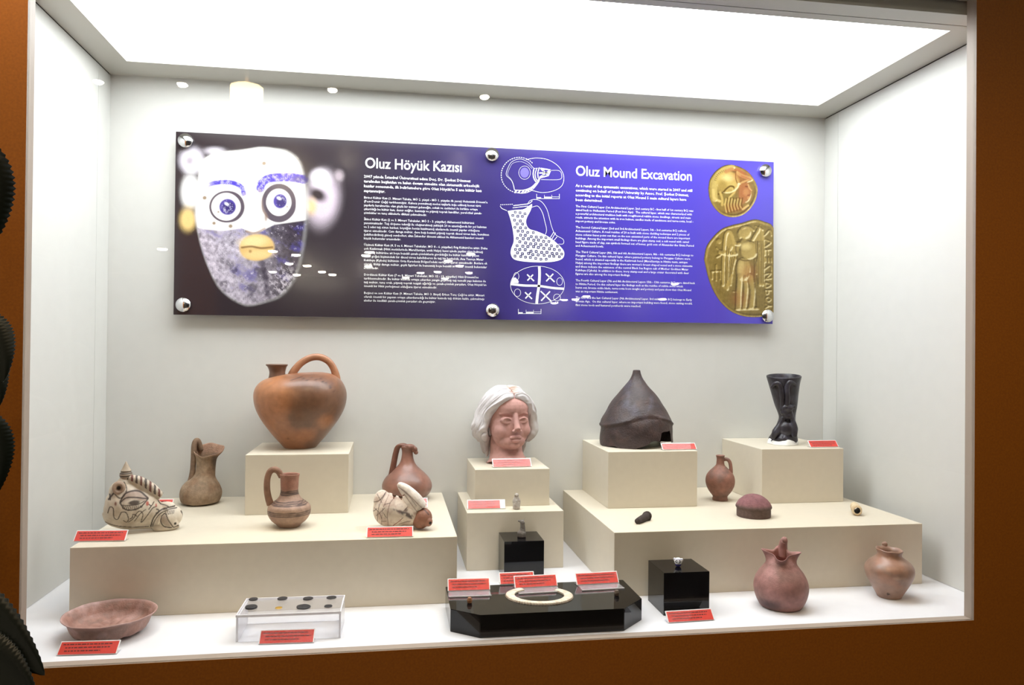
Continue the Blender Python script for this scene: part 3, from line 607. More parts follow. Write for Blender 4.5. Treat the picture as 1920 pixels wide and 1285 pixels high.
jd += [ribbon([(325, 418), (345, 390), (385, 383), (425, 400), (460, 450), (480, 520), (495, 575), (520, 625), (572, 658), (572, 688), (540, 690)], 2.6, n=60), ribbon([(350, 440), (370, 432), (400, 430), (428, 470), (445, 530), (458, 590), (450, 625)], 2.6, n=40), ribbon([(484, 645), (508, 606)], 4), ribbon([(495, 655), (520, 612)], 4), ribbon([(506, 668), (530, 640)], 4),
       ribbon([(230, 425), (330, 412), (360, 392)], 5, n=14), ribbon([(225, 440), (330, 428)], 4)]
for k in range(7): jd.append(ribbon([(140 + 13 * k, 420 - 0.6 * k), (147 + 13 * k, 419 - 0.6 * k)], 4))
jd += [ribbon([(138, 428), (150, 445), (185, 460)], 3)]
drawing('vessel_drawing', jd)
sq = []
for r_ in range(14):
    for c_ in range(12):
        cx = 205 + c_ * 36 + (18 if r_ % 2 else 0) + random.uniform(-4, 4); cy = 470 + r_ * 25 + c_ * 4 + random.uniform(-4, 4)
        sd = poly_sd(np.array([[cx, cy]]), body)[0]
        if sd > -12: continue
        a = random.uniform(-.2, .2); s_ = 11.5 + 2.5 * min(1, -sd / 60)
        cs = [(cx + s_ * math.cos(a + q) , cy + s_ * math.sin(a + q)) for q in (0.785, 2.356, 3.927, 5.498)]
        ci = [(cx + s_ * .36 * math.cos(a + q), cy + s_ * .36 * math.sin(a + q)) for q in (0.785, 2.356, 3.927, 5.498)]
        V = np.array(cs + ci); sq.append((V, [(i, (i + 1) % 4, 4 + (i + 1) % 4, 4 + i) for i in range(4)]))
drawing('vessel_pattern', sq, 0.0006, M_inkblue)
d3 = [ribbon(arc((396, 972), (186, 130), 0, 6.29, 70), 2.6), ribbon([(408, 845), (410, 900), (405, 980), (396, 1040), (390, 1100)], 18, n=20), ribbon([(210, 965), (300, 975), (400, 978), (500, 992), (580, 998)], 15, n=20)]
for (cx, cy), s_ in (((348, 922), 24), ((483, 922), 30), ((334, 1045), 24), ((455, 1050), 38)):
    d3 += [ribbon([(cx - s_, cy - s_ * .95), (cx + s_, cy + s_ * .95)], 9), ribbon([(cx - s_ * .9, cy + s_ * .8), (cx + s_ * .7, cy - s_ * .9)], 9)]
for c, r in (((250, 912), (18, 26)), ((548, 948), (20, 26)), ((258, 1025), (22, 26)), ((530, 1058), (24, 24))): d3.append(ribbon(arc(c, r, 0, 6.29, 30), 2.5))
d3.append(flat([(213, 958), (225, 925), (245, 920), (266, 945), (264, 960)]))
drawing('vessel_drawing', d3)

# ------------------------------------------------------------------ exhibits
# each vessel is drawn in its own small units; su, sv turn them into metres across and up
def vessel(name, label, cat, loc, rotz, group=None): return thing(name, label, cat, loc, rotz, group)
def part(name, VF, S, mat, parent, colf=None, smooth=True):
    V, F = VF; V = np.asarray(V, float)
    me = mesh_of(name, V * np.array(S), F, smooth)
    if colf is not None:
        C = colf(V); set_col(me, np.clip(C, 0, 1))
    return put(name, me, mat, parent)
M_clay = painted('fired_clay', 0.55, 0.35, 300, 0.16, 90)
M_burnish = painted('burnished_clay', 0.34, 0.15, 220, 0.14, 60, coat=0.15)
M_rough = painted('coarse_clay', 0.85, 0.6, 350, 0.2, 120)
def S3(a, b): return (a, a, b)

# --- large jug with basket handle
t = vessel('basket_handled_jug', 'large burnished brown jug with a short spout and an arched basket handle', 'jug', (0.5480, -0.118, HB), 0.1128)
def askos_mod(ph, rr, zz, k):
    x = rr * np.sin(ph); zz = zz + np.where(zz > 110, (zz - 110) / 34 * (5.0 * np.clip(x / 60, -1, 1)), 0)
    return rr, zz
ring = [(0, 29), (1.5, 31), (10, 38.5), (25, 52), (50, 71), (72, 83), (92, 87.5), (108, 86), (122, 78), (131, 66), (136, 52), (138.5, 36), (139.5, 18), (139.8, 0.5)]
V, F = lathe(ring, 80, 5, askos_mod); V[:, 1] *= 0.92
V[:, 2] += 0
def askos_col(P):
    C = pigment(P, (164, 110, 76), 0.10, 120, 21)
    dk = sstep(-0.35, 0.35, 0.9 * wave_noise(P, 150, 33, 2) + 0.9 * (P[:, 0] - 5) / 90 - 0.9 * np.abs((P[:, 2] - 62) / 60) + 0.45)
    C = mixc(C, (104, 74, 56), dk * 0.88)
    C = mixc(C, (178, 120, 80), el(P[:, [0, 2]], (-52, 104), (38, 30), 18) * .75); C = mixc(C, (168, 112, 74), el(P[:, [0, 2]], (44, 52), (16, 13), 8) * .8); C = mixc(C, (170, 110, 72), el(P[:, [0, 2]], (8, 26), (18, 12), 8) * .7)
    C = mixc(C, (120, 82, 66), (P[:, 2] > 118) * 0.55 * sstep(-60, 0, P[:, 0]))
    fr = (P[:, 1] < 0)
    for pth in ([(-60, 21), (-40, 23), (-22, 22), (-8, 23)], [(-18, 128), (0, 134), (14, 127)], [(36, 132), (44, 124), (52, 118), (60, 108)], [(20, 134), (26, 128), (34, 131)]):
        C = mixc(C, (60, 36, 26), (1 - sstep(.5, 1.2, seg_dist(P[:, [0, 2]], pth))) * fr * .85)
    C = mixc(C, (46, 28, 20), el(P[:, [0, 2]], (41, 125), (2.2, 1.6), .8) * fr)
    return C
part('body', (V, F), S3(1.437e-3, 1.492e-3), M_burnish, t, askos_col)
nk = [(126, 18, -44), (134, 15.5, -44), (142, 15, -44), (150, 17.5, -44.5), (153, 20, -45), (155, 20.5, -45), (155.5, 19, -45), (153, 16.5, -45), (144, 13, -44), (132, 12, -44)]
part('spout', lathe(nk, 40, 4), S3(1.437e-3, 1.492e-3), M_burnish, t, lambda P: pigment(P, (112, 82, 66), .12, 50, 3))
part('handle', tube([(-20, 0, 128), (-13, 0, 143), (0, 0, 158), (18, 0, 168), (36, 0, 169), (52, 0, 161), (62, 0, 147), (67, 0, 130), (67, 0, 118)], [7, 6, 5.4, 5.2, 5.2, 5.2, 5.4, 6.5, 7], 14, 44, 1.25), S3(1.437e-3, 1.492e-3), M_burnish, t, lambda P: pigment(P, (162, 112, 82), .12, 40, 8))

# --- jug with dark painted bands
t = vessel('banded_jug', 'small tan jug with dark painted bands and a tall loop handle', 'jug', (0.5556, -0.3947, HP), 0.1252)
ring = [(0, 19), (1, 21), (4, 23), (12, 33), (22, 39.5), (31, 41), (39, 39), (46, 31), (52, 23), (60, 18), (68, 16.6), (78, 17), (88, 17.4), (95, 18.6), (97.5, 19.2), (98, 18), (96, 16), (86, 14.5), (70, 14), (60, 15), (50, 20)]
def band_col(P):
    C = pigment(P, (158, 130, 112), .10, 50, 4, (142, 110, 96), 70, .6); z = P[:, 2] + .6 * wave_noise(P, 30, 3)
    C = mixc(C, (150, 92, 74), sstep(62, 74, z) * .6)
    for zc, wd in ((64.5, 1.4), (61.3, 1.4), (67.3, 1.1), (49, 1.0), (46.2, 1.0), (43.6, 1.0), (31.2, 1.1), (28, 1.1), (25.2, .9)):
        C = mixc(C, (58, 42, 40), (1 - sstep(wd * .6, wd * 1.3, np.abs(z - zc))) * .85)
    return C
part('body', lathe(ring, 72, 6), S3(1.246e-3, 1.298e-3), M_clay, t, band_col)
part('handle', tube([(-15, 0, 93), (-21, 0, 103), (-29, 0, 107), (-37, 0, 103), (-41.5, 0, 90), (-42, 0, 72), (-39.5, 0, 56), (-35, 0, 42)], [4.5, 4.5, 4.5, 4.6, 4.6, 4.8, 5, 5.5], 14, 40, 1.3), S3(1.246e-3, 1.298e-3), M_clay, t, lambda P: pigment(P, (140, 104, 84), .12, 40, 5))

# --- jug with slanting open spout
t = vessel('spouted_jug', 'lumpy grey brown jug with a flaring cut spout and an upright strap handle', 'jug', (0.2785, -0.090, HP), 0.2291)
ring = [(0, 26), (1, 31), (4, 36), (12, 39.5), (22, 40), (33, 36), (42, 29, 2), (48, 23, 5), (56, 19.5, 8), (68, 18.6, 9.5), (80, 19.5, 10), (90, 21.5, 11), (99, 24.5, 11), (100.5, 24, 11), (98, 22, 11), (84, 17, 10), (66, 16, 9), (50, 18, 6)]
def spout_mod(ph, rr, zz, k):
    x = np.sin(ph); y = -np.cos(ph); hi = sstep(82, 99, zz)
    rr = rr * (1 + hi * (0.36 * np.clip(x, 0, 1) ** 2.2 * (zz > 70))) * (1 + 0.025 * np.cos(3 * ph + zz * .05) * (zz < 50))
    zz = zz + hi * (3.0 * np.clip(x, 0, 1) ** 2 + 9.0 * np.clip(y, 0, 1) - 10.0 * np.clip(-y, 0, 1) - 1.0 * np.clip(-x, 0, 1)) + hi * 1.0 * np.sin(5 * ph)
    zz = zz + np.where(zz < 3, 1.6 * (np.sin(4 * ph) * .5 + .5), 0) * (zz < 3)
    return rr, zz
def spout_col(P):
    C = pigment(P, (148, 126, 104), .14, 45, 14, (128, 98, 74), 60, .7)
    C = mixc(C, (70, 62, 58), el(P[:, [0, 2]], (26, 80), (5, 13), 4) * .8); C = mixc(C, (180, 140, 120), sstep(88, 96, P[:, 2]) * .5)
    return C
part('body', lathe(ring, 72, 5, spout_mod), S3(1.370e-3, 1.480e-3), M_rough, t, spout_col)
part('handle', tube([(0, 12, 98), (-4, 10, 113), (-9, 9, 117), (-13, 7, 108), (-14, 5, 86), (-15, 4, 64), (-18, 3, 46), (-22, 2, 36)], [8, 8, 8, 8, 7.5, 7.5, 8, 8.5], 14, 36, .6), S3(1.370e-3, 1.480e-3), M_rough, t, lambda P: pigment(P, (128, 104, 84), .14, 40, 6))

# --- red flask with pinched mouth
t = vessel('red_flask', 'round reddish flask with a pinched mouth and a strap handle, behind the cracked vessel', 'flask', (0.8460, -0.085, HP), -0.0220)
ring = [(0, 24), (2, 30), (9, 41), (19, 46.2), (28, 46.5), (38, 42), (48, 33), (57, 23), (64, 16.5), (72, 12.5), (82, 10.6), (90, 10.5), (95, 12), (98, 12.5), (99, 10), (94, 7), (84, 6)]
red_col = lambda P: mixc(pigment(P, (140, 98, 84), .12, 60, 41, (116, 82, 70), 60, .5), (150, 118, 112), el(P[:, [0, 2]], (40, 18), (8, 18), 6) * .6)
part('body', lathe(ring, 72, 5), S3(1.530e-3, 1.544e-3), M_burnish, t, red_col)
part('mouth', blob([ball((4, -3, 97), (11, 10, 6)), ball((13, -5, 93), (6, 6, 5)), ball((16, -4, 87), (4.5, 5, 4)), ball((14, -9, 95), (4, 4, 4)), ball((8, -10, 98), (5, 4, 4)), ball((0, -8, 99), (5, 5, 4)), ball((4, 2, 92), (9, 9, 8))], 1.0, 2), S3(1.530e-3, 1.544e-3), M_clay, t, red_col)
part('handle', tube([(0, 2, 97), (-10, 2, 100), (-18, 2, 96), (-22, 2, 84), (-25, 1, 68), (-28, 0, 52), (-30, 0, 42)], [6.5, 6.5, 6.5, 6.5, 6.5, 6.8, 7], 14, 36, .62, (0.75, 0.66, 0)), S3(1.530e-3, 1.544e-3), M_burnish, t, lambda P: pigment(P, (112, 72, 58), .12, 40, 9))

# --- painted animal head vessel
t = vessel('animal_head_vessel', 'cream animal head vessel painted with dark lines, an almond eye and a checkered mane', 'vessel', (0.2262, -0.405, HP), 0.2878)
def q(x, y): return (x - 275.0, 999.0 - y)         # drawing units: across, up
def q3(x, y, d=0): a = q(x, y); return (a[0], d, a[1])
pr = []
for x, y, r_, d_ in ((232, 946, 29, 28), (240, 936, 30, 27), (250, 948, 34, 31), (262, 952, 33, 30), (275, 957, 29, 27), (288, 963, 24, 24), (300, 969, 20, 22), (222, 955, 21, 22), (230, 924, 20, 19), (238, 912, 15, 14)):
    pr.append(ball(q3(x, y), (r_, d_, r_)))
pr += [tube([q3(232, 905), q3(250, 906), q3(270, 913), q3(290, 924), q3(306, 938)], [9, 11, 12, 11, 7], 14, 24), ball(q3(320, 976), (26, 26, 21)), ball(q3(329, 975), (19, 22, 19)), tube([q3(296, 996, -8), q3(318, 995, -14), q3(340, 990, -12)], [6, 6, 6], 10, 12), tube([q3(296, 996, 8), q3(318, 995, 14), q3(340, 990, 12)], [6, 6, 6], 10, 12), ball(q3(301, 994), (11, 19, 8)),
       tube([q3(206, 958), q3(214, 974), q3(240, 984), q3(270, 986), q3(296, 988)], [8, 9, 9, 9, 8], 12, 24), ball(q3(316, 957), (18, 15, 9)), tube([q3(300, 985, -21), q3(307, 966, -22), q3(318, 957, -19)], [3, 3, 3], 10, 14), ball(q3(327, 983, -18), (10, 6, 12))]
body_blob = blob(pr, 1.3, 4); body_blob[0][:, 2] = np.maximum(body_blob[0][:, 2], 0.3 + .02 * np.abs(body_blob[0][:, 2]))
K = np.array
def horse_col(P):
    Q = np.stack([P[:, 0] + 275, 999 - P[:, 2]], 1); C = pigment(P, (210, 198, 180), .10, 45, 17, (172, 152, 128), 60, .55)
    D = (58, 46, 42)
    def st(pts, wd=.75, n=24, c=D, k=.92):
        nonlocal C
        C = mixc(C, c, (1 - sstep(wd * .8, wd * 1.7, seg_dist(Q, catmull(pts, n)))) * k)
    C = mixc(C, (120, 78, 66), sstep(-6, 3, -(poly_sd(Q, K([(240, 921), (262, 921), (282, 934), (278, 940), (250, 932), (234, 938)], float)))) * .55)
    # eye
    st([(232, 938), (240, 925), (254, 921), (268, 924), (282, 936)], 1.1); st([(232, 940), (242, 932), (258, 932), (282, 937)], .9); st([(232, 940), (240, 951), (254, 954), (268, 950), (282, 937)], 1.0); st([(234, 944), (246, 945), (262, 945), (276, 940)], .6)
    C = mixc(C, D, el(Q, (257, 941), (10, 4.2), 1.2) * .9)
    for k in range(11):
        x = 238 + 3.4 * k; st([(x, 946 + .12 * k), (x - 1.5, 952 - .25 * abs(k - 5))], .5, 4)
    # squiggles
    st([(210, 958), (214, 947), (220, 950), (221, 966), (227, 972), (232, 962), (235, 957), (243, 958), (247, 970), (244, 978), (238, 974)], .7, 60); st([(247, 978), (256, 970), (262, 960), (268, 957), (273, 964), (270, 980), (280, 968), (290, 955), (298, 952)], .7, 60); st([(258, 976), (268, 962), (278, 955)], .6); st([(205, 976), (225, 984), (255, 989), (284, 990)], .6)
    st([(284, 955), (290, 948), (293, 944)], .8, 6); st([(288, 950), (284, 947)], .8, 4); st([(255, 962), (254, 968), (250, 971)], .8, 6); st([(257, 962), (262, 966)], .8, 4)
    st([(301, 944), (306, 950), (314, 952), (320, 955)], .7, 12); st([(298, 957), (302, 959), (301, 964), (297, 964)], .8, 8)
    C = mixc(C, (170, 60, 44), el(Q, (281, 945), (2.8, 4), 1) * .85); C = mixc(C, (160, 60, 48), el(Q, (297, 950), (1.6, 2.6), .8) * .85); C = mixc(C, (110, 40, 36), el(Q, (224, 941), (2, 3.4), 1) * .8)
    st([(211, 934), (217, 927), (222, 921)], 1.2, 8); st([(213, 926), (214, 934)], 1.2, 6); st([(222, 925), (232, 932), (240, 926), (243, 916), (238, 905)], .8, 24)
    # muzzle
    st([(288, 990), (292, 974), (302, 962), (316, 957), (332, 956)], 1.1, 30); st([(291, 990), (296, 976), (305, 965), (318, 960), (336, 959)], .7, 30)
    st([(307, 972), (306, 980), (312, 990), (326, 993)], .9, 20); st([(307, 970), (314, 966), (320, 978), (329, 992)], .9, 20); st([(330, 993), (345, 988), (348, 975), (344, 966)], .8, 20)
    C = mixc(C, (120, 92, 76), sstep(1.5, -1.5, poly_sd(Q, K([(307, 972), (313, 967), (319, 978), (325, 991), (314, 989), (307, 981)], float))) * .55)
    for k in range(8): st([(314 + 2.4 * k, 961.5), (315.5 + 2.0 * k, 967.5)], .45, 4)
    C = mixc(C, (30, 24, 22), el(Q, (333, 986), (2.6, 2.4), .8) * (np.abs(P[:, 1]) > 3))
    return C
part('body', body_blob, S3(1.151e-3, 1.277e-3), painted('painted_clay', .6, .2, 300, .08, 100), t, horse_col)
hn = [(-6, 9), (0, 11.5), (3, 12), (6, 11), (7, 9.5), (10, 9.8), (12, 8.5), (16, 6.2), (22, 3.2), (27, .4)]
V, F = lathe(hn, 32, 4); V = V + K(q3(241, 896))
part('topknot', (V, F), S3(1.151e-3, 1.277e-3), M_clay, t, lambda P: mixc(pigment(P, (176, 160, 140), .1, 20, 3), (50, 40, 38), np.clip((1 - sstep(.8, 1.7, np.abs(P[:, 2] - 104))) + (1 - sstep(.8, 1.7, np.abs(P[:, 2] - 108.5))) + (1 - sstep(.6, 1.5, np.abs(P[:, 2] - 111.5))), 0, 1) * .85))
mane = tube([q3(244, 899, -5), q3(260, 902, -7), q3(278, 911, -8), q3(292, 922, -7), q3(307, 934, -5)], [5, 7.5, 8, 7.5, 5], 16, 64, 1.0)
def mane_col(P):
    V0 = P[:, 0] - q(246, 897)[0]; k = np.floor(V0 / 4.2).astype(int); side = (P[:, 1] + .45 * (P[:, 2] - 80 + .55 * V0) > -6).astype(int)
    C = np.tile(lin((200, 186, 168)), (len(P), 1)); C = mixc(C, (54, 44, 42), ((k + side) % 2 == 0) * .9); C = mixc(C, (128, 70, 60), ((k % 4) == 1) * .6); return C
part('mane', mane, S3(1.151e-3, 1.277e-3), M_clay, t, mane_col)
V, F = lathe([(0, 5), (0, 11.5), (5, 12), (8, 9.5), (8.5, 7), (6, 5), (4, 3.4), (3.5, .3)], 28, 4); V = np.stack([V[:, 0], -V[:, 2], V[:, 1]], 1) + K(q3(229, 914, -16))
part('ear', (V, F), S3(1.151e-3, 1.277e-3), M_clay, t, lambda P: mixc(pigment(P, (160, 136, 116), .1, 20, 5), (40, 32, 28), (1 - sstep(2.5, 5.0, np.hypot(P[:, 0] - q(229, 914)[0], P[:, 2] - q(229, 914)[1])))))

# --- cracked white animal vessel
t = vessel('cracked_animal_vessel', 'broken white animal shaped vessel with dark cracks and a brown muzzle', 'vessel', (0.8222, -0.445, HP), -0.0135)
def c3(x, y, d=0): return (x - 750.0, d, 996.0 - y)
shell_b = blob([ball(c3(727, 961), (28, 30, 31)), ball(c3(748, 964), (32, 30, 28)), ball(c3(768, 968), (26, 27, 25)), ball(c3(784, 968), (19, 22, 22)), ball(c3(716, 945), (16, 18, 21)), ball(c3(740, 976), (34, 24, 17))], 1.2, 3)
def cut_col(P):
    Q = np.stack([P[:, 0] + 750, 996 - P[:, 2]], 1); C = pigment(P, (214, 200, 186), .08, 40, 61, (186, 160, 146), 50, .6)
    D = (62, 44, 44); n = wave_noise(P, 9, 12, 2)
    def st(pts, wd=.7, c=D, k=.85, nn=20):
        nonlocal C
        C = mixc(C, c, (1 - sstep(wd * .5, wd * 1.4, seg_dist(Q, catmull(pts, nn)))) * k)
    st([(728, 987), (727, 962), (731, 945), (737, 938)], .7, (120, 96, 90)); st([(708, 980), (711, 950), (724, 926)], .6); st([(716, 985), (718, 955), (729, 930)], .5, (110, 84, 80))
    C = mixc(C, (50, 44, 56), sstep(2, -2, poly_sd(Q, K([(731, 953), (750, 957), (770, 964), (776, 972), (776, 978), (760, 968), (745, 960)], float))) * sstep(-.7, .2, n) * .85)
    for p_ in ([(737, 987), (748, 978), (755, 971)], [(748, 984), (760, 980), (770, 978)], [(703, 955), (712, 962), (716, 972)], [(706, 968), (712, 962), (722, 952)], [(722, 946), (731, 944)], [(701, 945), (712, 940), (722, 928)], [(716, 978), (724, 977)], [(707, 930), (716, 944)], [(700, 962), (707, 955)], [(719, 961), (725, 970)], [(757, 958), (768, 950), (776, 958)]): st(p_, .65)
    st([(737, 988), (752, 974)], .6, (150, 60, 50)); C = mixc(C, (150, 112, 108), sstep(.3, .8, n) * .25)
    C = mixc(C, (90, 66, 60), el(Q, (761, 957), (3, 3), 1) * .6)
    return C
V, F = shell_b
Q = np.stack([V[:, 0] + 750, 996 - V[:, 2]], 1)
hole = K([(733, 915), (735, 930), (737.5, 938), (743, 934), (748, 937), (752, 940), (756, 930), (775, 940), (790, 940), (790, 900), (733, 900)], float)
inside = in_poly(Q, hole); F = [f for f in F if not any(inside[i] for i in f)]
dn = sstep(0, 4, np.zeros(1))
part('body', (V, F), S3(1.280e-3, 1.294e-3), painted('cracked_slip', .65, .2, 300, .08, 90), t, cut_col)
part('inner_shell', blob([ball(c3(727, 961), (24, 26, 27)), ball(c3(748, 964), (28, 26, 24)), ball(c3(768, 968), (22, 23, 21))], 2, 2), S3(1.280e-3, 1.294e-3), M_rough, t, lambda P: pigment(P, (120, 84, 66), .15, 30, 2))
V, F = blob([tube([c3(745, 912, -8), c3(752, 915, -10), c3(764, 924, -13), c3(778, 939, -15), c3(790, 955, -14)], [3, 6.5, 9.5, 12, 12], 16, 24), tube([c3(757, 934, -12), c3(766, 947, -15), c3(780, 961, -15)], [4, 8, 10], 14, 14), tube([c3(745, 912, -8), c3(750, 920, -9), c3(757, 931, -11)], [2.6, 4.5, 5], 12, 10)], 1.0, 2)
def ear_col(P):
    Q = np.stack([P[:, 0] + 750, 996 - P[:, 2]], 1); C = pigment(P, (224, 214, 204), .06, 30, 62)
    for p_ in ([(746, 917), (760, 925), (778, 942), (794, 958)], [(752, 921), (766, 932), (780, 950)], [(757, 930), (768, 944), (782, 962)]): C = mixc(C, (120, 100, 98), (1 - sstep(.4, 1.1, seg_dist(Q, catmull(p_, 12)))) * .7)
    return mixc(C, (120, 96, 96), sstep(.2, .8, wave_noise(P, 10, 6)) * sstep(940, 960, Q[:, 1]) * .4)
part('ear', (V, F), S3(1.280e-3, 1.294e-3), M_clay, t, ear_col)
part('muzzle', blob([ball(c3(793, 974, -16), (17, 17, 18)), ball(c3(788, 979, -14), (16, 17, 16)), ball(c3(802, 980, -24), (8.5, 9, 9))], 1.0, 3), S3(1.280e-3, 1.294e-3), M_clay, t, lambda P: mixc(mixc(pigment(P, (140, 96, 78), .12, 25, 3), (52, 36, 34), (1 - sstep(.6, 1.6, seg_dist(np.stack([P[:, 0] + 750, 996 - P[:, 2]], 1), catmull([(779, 962), (783, 958), (793, 957), (803, 966)], 14)))) * .7), (20, 14, 12), el(np.stack([P[:, 0] + 750, 996 - P[:, 2]], 1), (806, 981), (2.6, 3), .8)))

# --- clay head with white hair
t = vessel('clay_head', 'pinkish clay portrait head with white plaster hair, standing on the middle block', 'sculpture', (1.1362, -0.098, HU), -0.1515 + 0.36)
E_ = []
E_ += [ball((0, 8, 88), (42, 48, 50)), ball((0, -13, 68), (36.5, 31, 44)), ball((0, -25, 44), (25, 19, 16)), ball((0, -37, 37), (10, 8, 7)), ball((0, -20, 104), (33, 25, 24))]
for s_ in (-1, 1):
    E_ += [ball((s_ * 19, -25, 63), (16, 15, 16)), ball((s_ * 16.5, -35.4, 82), (10.8, 6.6, 6.6)), ball((s_ * 5.5, -49.5, 63.5), (4.2, 4.5, 3.4)), tube([(s_ * 5, -39.5, 92), (s_ * 15, -38.6, 96), (s_ * 28, -30, 93)], [2.2, 2.6, 2.2], 10, 12),
           tube([(s_ * 7, -40, 81), (s_ * 12, -42.6, 86), (s_ * 19, -42, 86.5), (s_ * 26, -36, 81)], [1.2, 1.5, 1.5, 1.2], 8, 14), tube([(s_ * 7, -40, 81), (s_ * 13, -41.5, 78), (s_ * 20, -40.5, 78), (s_ * 26, -36, 81)], [1.0, 1.2, 1.2, 1.0], 8, 14), ball((s_ * 4.8, -44.6, 51.2), (7.5, 4.4, 3))]
E_ += [tube([(0, -40, 94), (0, -44.5, 82), (0, -50.5, 70), (0, -53, 66)], [4.6, 4.8, 5.6, 6], 12, 16), ball((0, -44.5, 46), (9, 5, 3.4)), tube([(0, 6, 50), (0, 5, 22), (0, 2, 8), (0, 0, 1)], [30, 30, 34, 41], 30, 14)]
SB = 1.573e-3
hv, hf = blob(E_, 1.0, 4, .5)
hv = hv[:]; hv[:, 2] = np.maximum(hv[:, 2], 0)
def skin_col(P):
    C = pigment(P, (192, 146, 138), .07, 40, 71, (168, 130, 126), 60, .4)
    C = mixc(C, (190, 150, 140), np.clip((1 - sstep(3, 6, np.abs(P[:, 2] - 82))) * (np.abs(np.abs(P[:, 0]) - 16.5) < 8) * (P[:, 1] < -36), 0, 1) * .35)
    C = mixc(C, (120, 62, 58), (1 - sstep(.5, 1.2, np.abs(P[:, 2] - 49.2 + .02 * P[:, 0] ** 2 * .2))) * (np.abs(P[:, 0]) < 10) * (P[:, 1] < -40) * .7)
    return C
part('face', (hv, hf), (SB, SB, SB), painted('head_clay', .7, .25, 300, .08, 90), t, skin_col)
HR = [ball((0, 22, 90), (48, 46, 52)), ball((0, 34, 52), (40, 20, 38))]
for s_ in (-1, 1):
    for k in range(5):
        o = k * 13
        HR.append(tube([(s_ * 1.5, -33 + o, 126 + min(o, 26) * .42), (s_ * 16, -34 + o * .95, 124 + min(o, 26) * .36), (s_ * 31, -26 + o * .9, 112 + min(o, 26) * .2), (s_ * 42, -15 + o * .85, 95), (s_ * 46, -7 + o * .8, 79), (s_ * 50 - s_ * (k % 2) * 2, -4 + o * .75, 64), (s_ * 46, 0 + o * .7, 50), (s_ * 42, 6 + o * .6, 38)], [5, 7.5, 8.6, 9, 8.6, 9.2, 8, 4], 12, 34))
    HR += [ball((s_ * 48, -3, 57), (8, 9, 12)), tube([(s_ * 38, 16, 50), (s_ * 37, 20, 30), (s_ * 33, 18, 12)], [10, 8, 3], 12, 12)]
hairv, hairf = blob(HR, 1.2, 2, .45)
_d = hairv - K((0, 20, 80)); _n = _d / np.linalg.norm(_d, axis=1)[:, None]
_s = hairv[:, 1] + .5 * hairv[:, 2] + 4 * np.sin(hairv[:, 2] / 8 + np.sign(hairv[:, 0]))
hairv = hairv + _n * (1.7 * np.cos(_s * 2 * math.pi / 12) + .8 * np.cos(_s * 2 * math.pi / 5 + 1))[:, None]
def hair_col(P):
    C = pigment(P, (218, 214, 216), .05, 25, 81)
    C = mixc(C, (150, 138, 132), sstep(58, 34, P[:, 2]) * .6); C = mixc(C, (214, 184, 164), el(P[:, :2], (4, -12), (9, 18), 6) * (P[:, 2] > 126) * .8)
    _s = P[:, 1] + .5 * P[:, 2] + 4 * np.sin(P[:, 2] / 8 + np.sign(P[:, 0])); C = mixc(C, (150, 142, 146), sstep(-.55, -1, np.cos(_s * 2 * math.pi / 12)) * .5); return C
part('hair', (hairv, hairf), (SB, SB, SB), painted('plaster_hair', .8, .25, 250, .06, 80), t, hair_col)

# --- iron helmet
t = vessel('iron_helmet', 'dark corroded pointed iron helmet with a ridged brow and a broken notch', 'helmet', (1.5166, -0.138, HB), -0.3193)
prof = [(0, 70.5), (6, 70.5), (14, 70), (22, 69.5), (30, 69), (38, 68), (46, 66), (56, 61), (70, 53.5), (84, 44.5), (96, 35), (106, 26), (116, 17.5), (124, 12), (131, 8.8), (137, 7.2), (139.5, 6.6)]
inner = [(139.6, 3.4), (131, 3.6), (120, 8), (104, 21), (84, 38), (60, 54), (40, 63), (20, 66), (0.2, 67)]
nb = (len(prof) + len(inner) - 1) * 3 + 1
def helm_edge(ph):
    p = (ph + math.pi) % (2 * math.pi) - math.pi
    e = 1.2 + 1.2 * np.sin(7 * p) + .8 * np.sin(17 * p)
    e = e + 15 * sstep(0.02, 0.62, p) * (p < 1.35) * (p > 0); e = e + 14 * (sstep(.68, .74, p) - sstep(1.12, 1.2, p)); e = np.where((p > 1.2) & (p < 2.4), 8 - 6 * sstep(1.4, 2.4, p), e)
    return e
def helm_mod(ph, rr, zz, k):
    p = (ph + math.pi) % (2 * math.pi) - math.pi
    z0 = helm_edge(ph); zz2 = np.where(zz < 60, z0 + (zz / 60) * (60 - z0), zz)
    zr = 37 + 22 * np.exp(-((p - .42) / .85) ** 2)
    if k < .68:
        d = zz2 - zr; rr = rr + 2.6 * np.exp(-(d / 2.6) ** 2) - 1.8 * sstep(2, -3, d) * (zz2 < 60)
        rr = rr + .5 * np.sin(5 * p + zz2 * .2) * (zz2 < 120)
        d2 = zz2 - zr - 9 - 3 * np.sin(p * 3); rr = rr + 1.1 * np.exp(-(d2 / 2.2) ** 2) * np.exp(-((p - .2) / .5) ** 2)
    return rr, zz2
V, F = lathe(prof + inner, 120, 3, helm_mod)
F = F[:120 * (len(prof) + len(inner) - 2) * 3 + 0]  # open below: drop the closing discs
def helm_col(P):
    C = pigment(P, (58, 45, 45), .22, 26, 91, (72, 54, 50), 30, .7); C = mixc(C, (84, 80, 92), sstep(.1, .8, wave_noise(P, 40, 93, 3)) * .6 * sstep(40, 70, P[:, 2])); return C
part('bowl', (V, F), S3(1.563e-3, 1.584e-3), painted('corroded_iron', .5, .7, 220, .25, 70, spec=.5), t, helm_col)
V, F = lathe([(0, 40), (0.2, 44), (15, 44), (15.4, 42), (15, 38), (0.2, 38)], 48, 1, smooth_rings=False)
part('support_ring', (V, F), S3(1.563e-3, 1.584e-3), plain('support_grey', (120, 122, 112), .6), t)

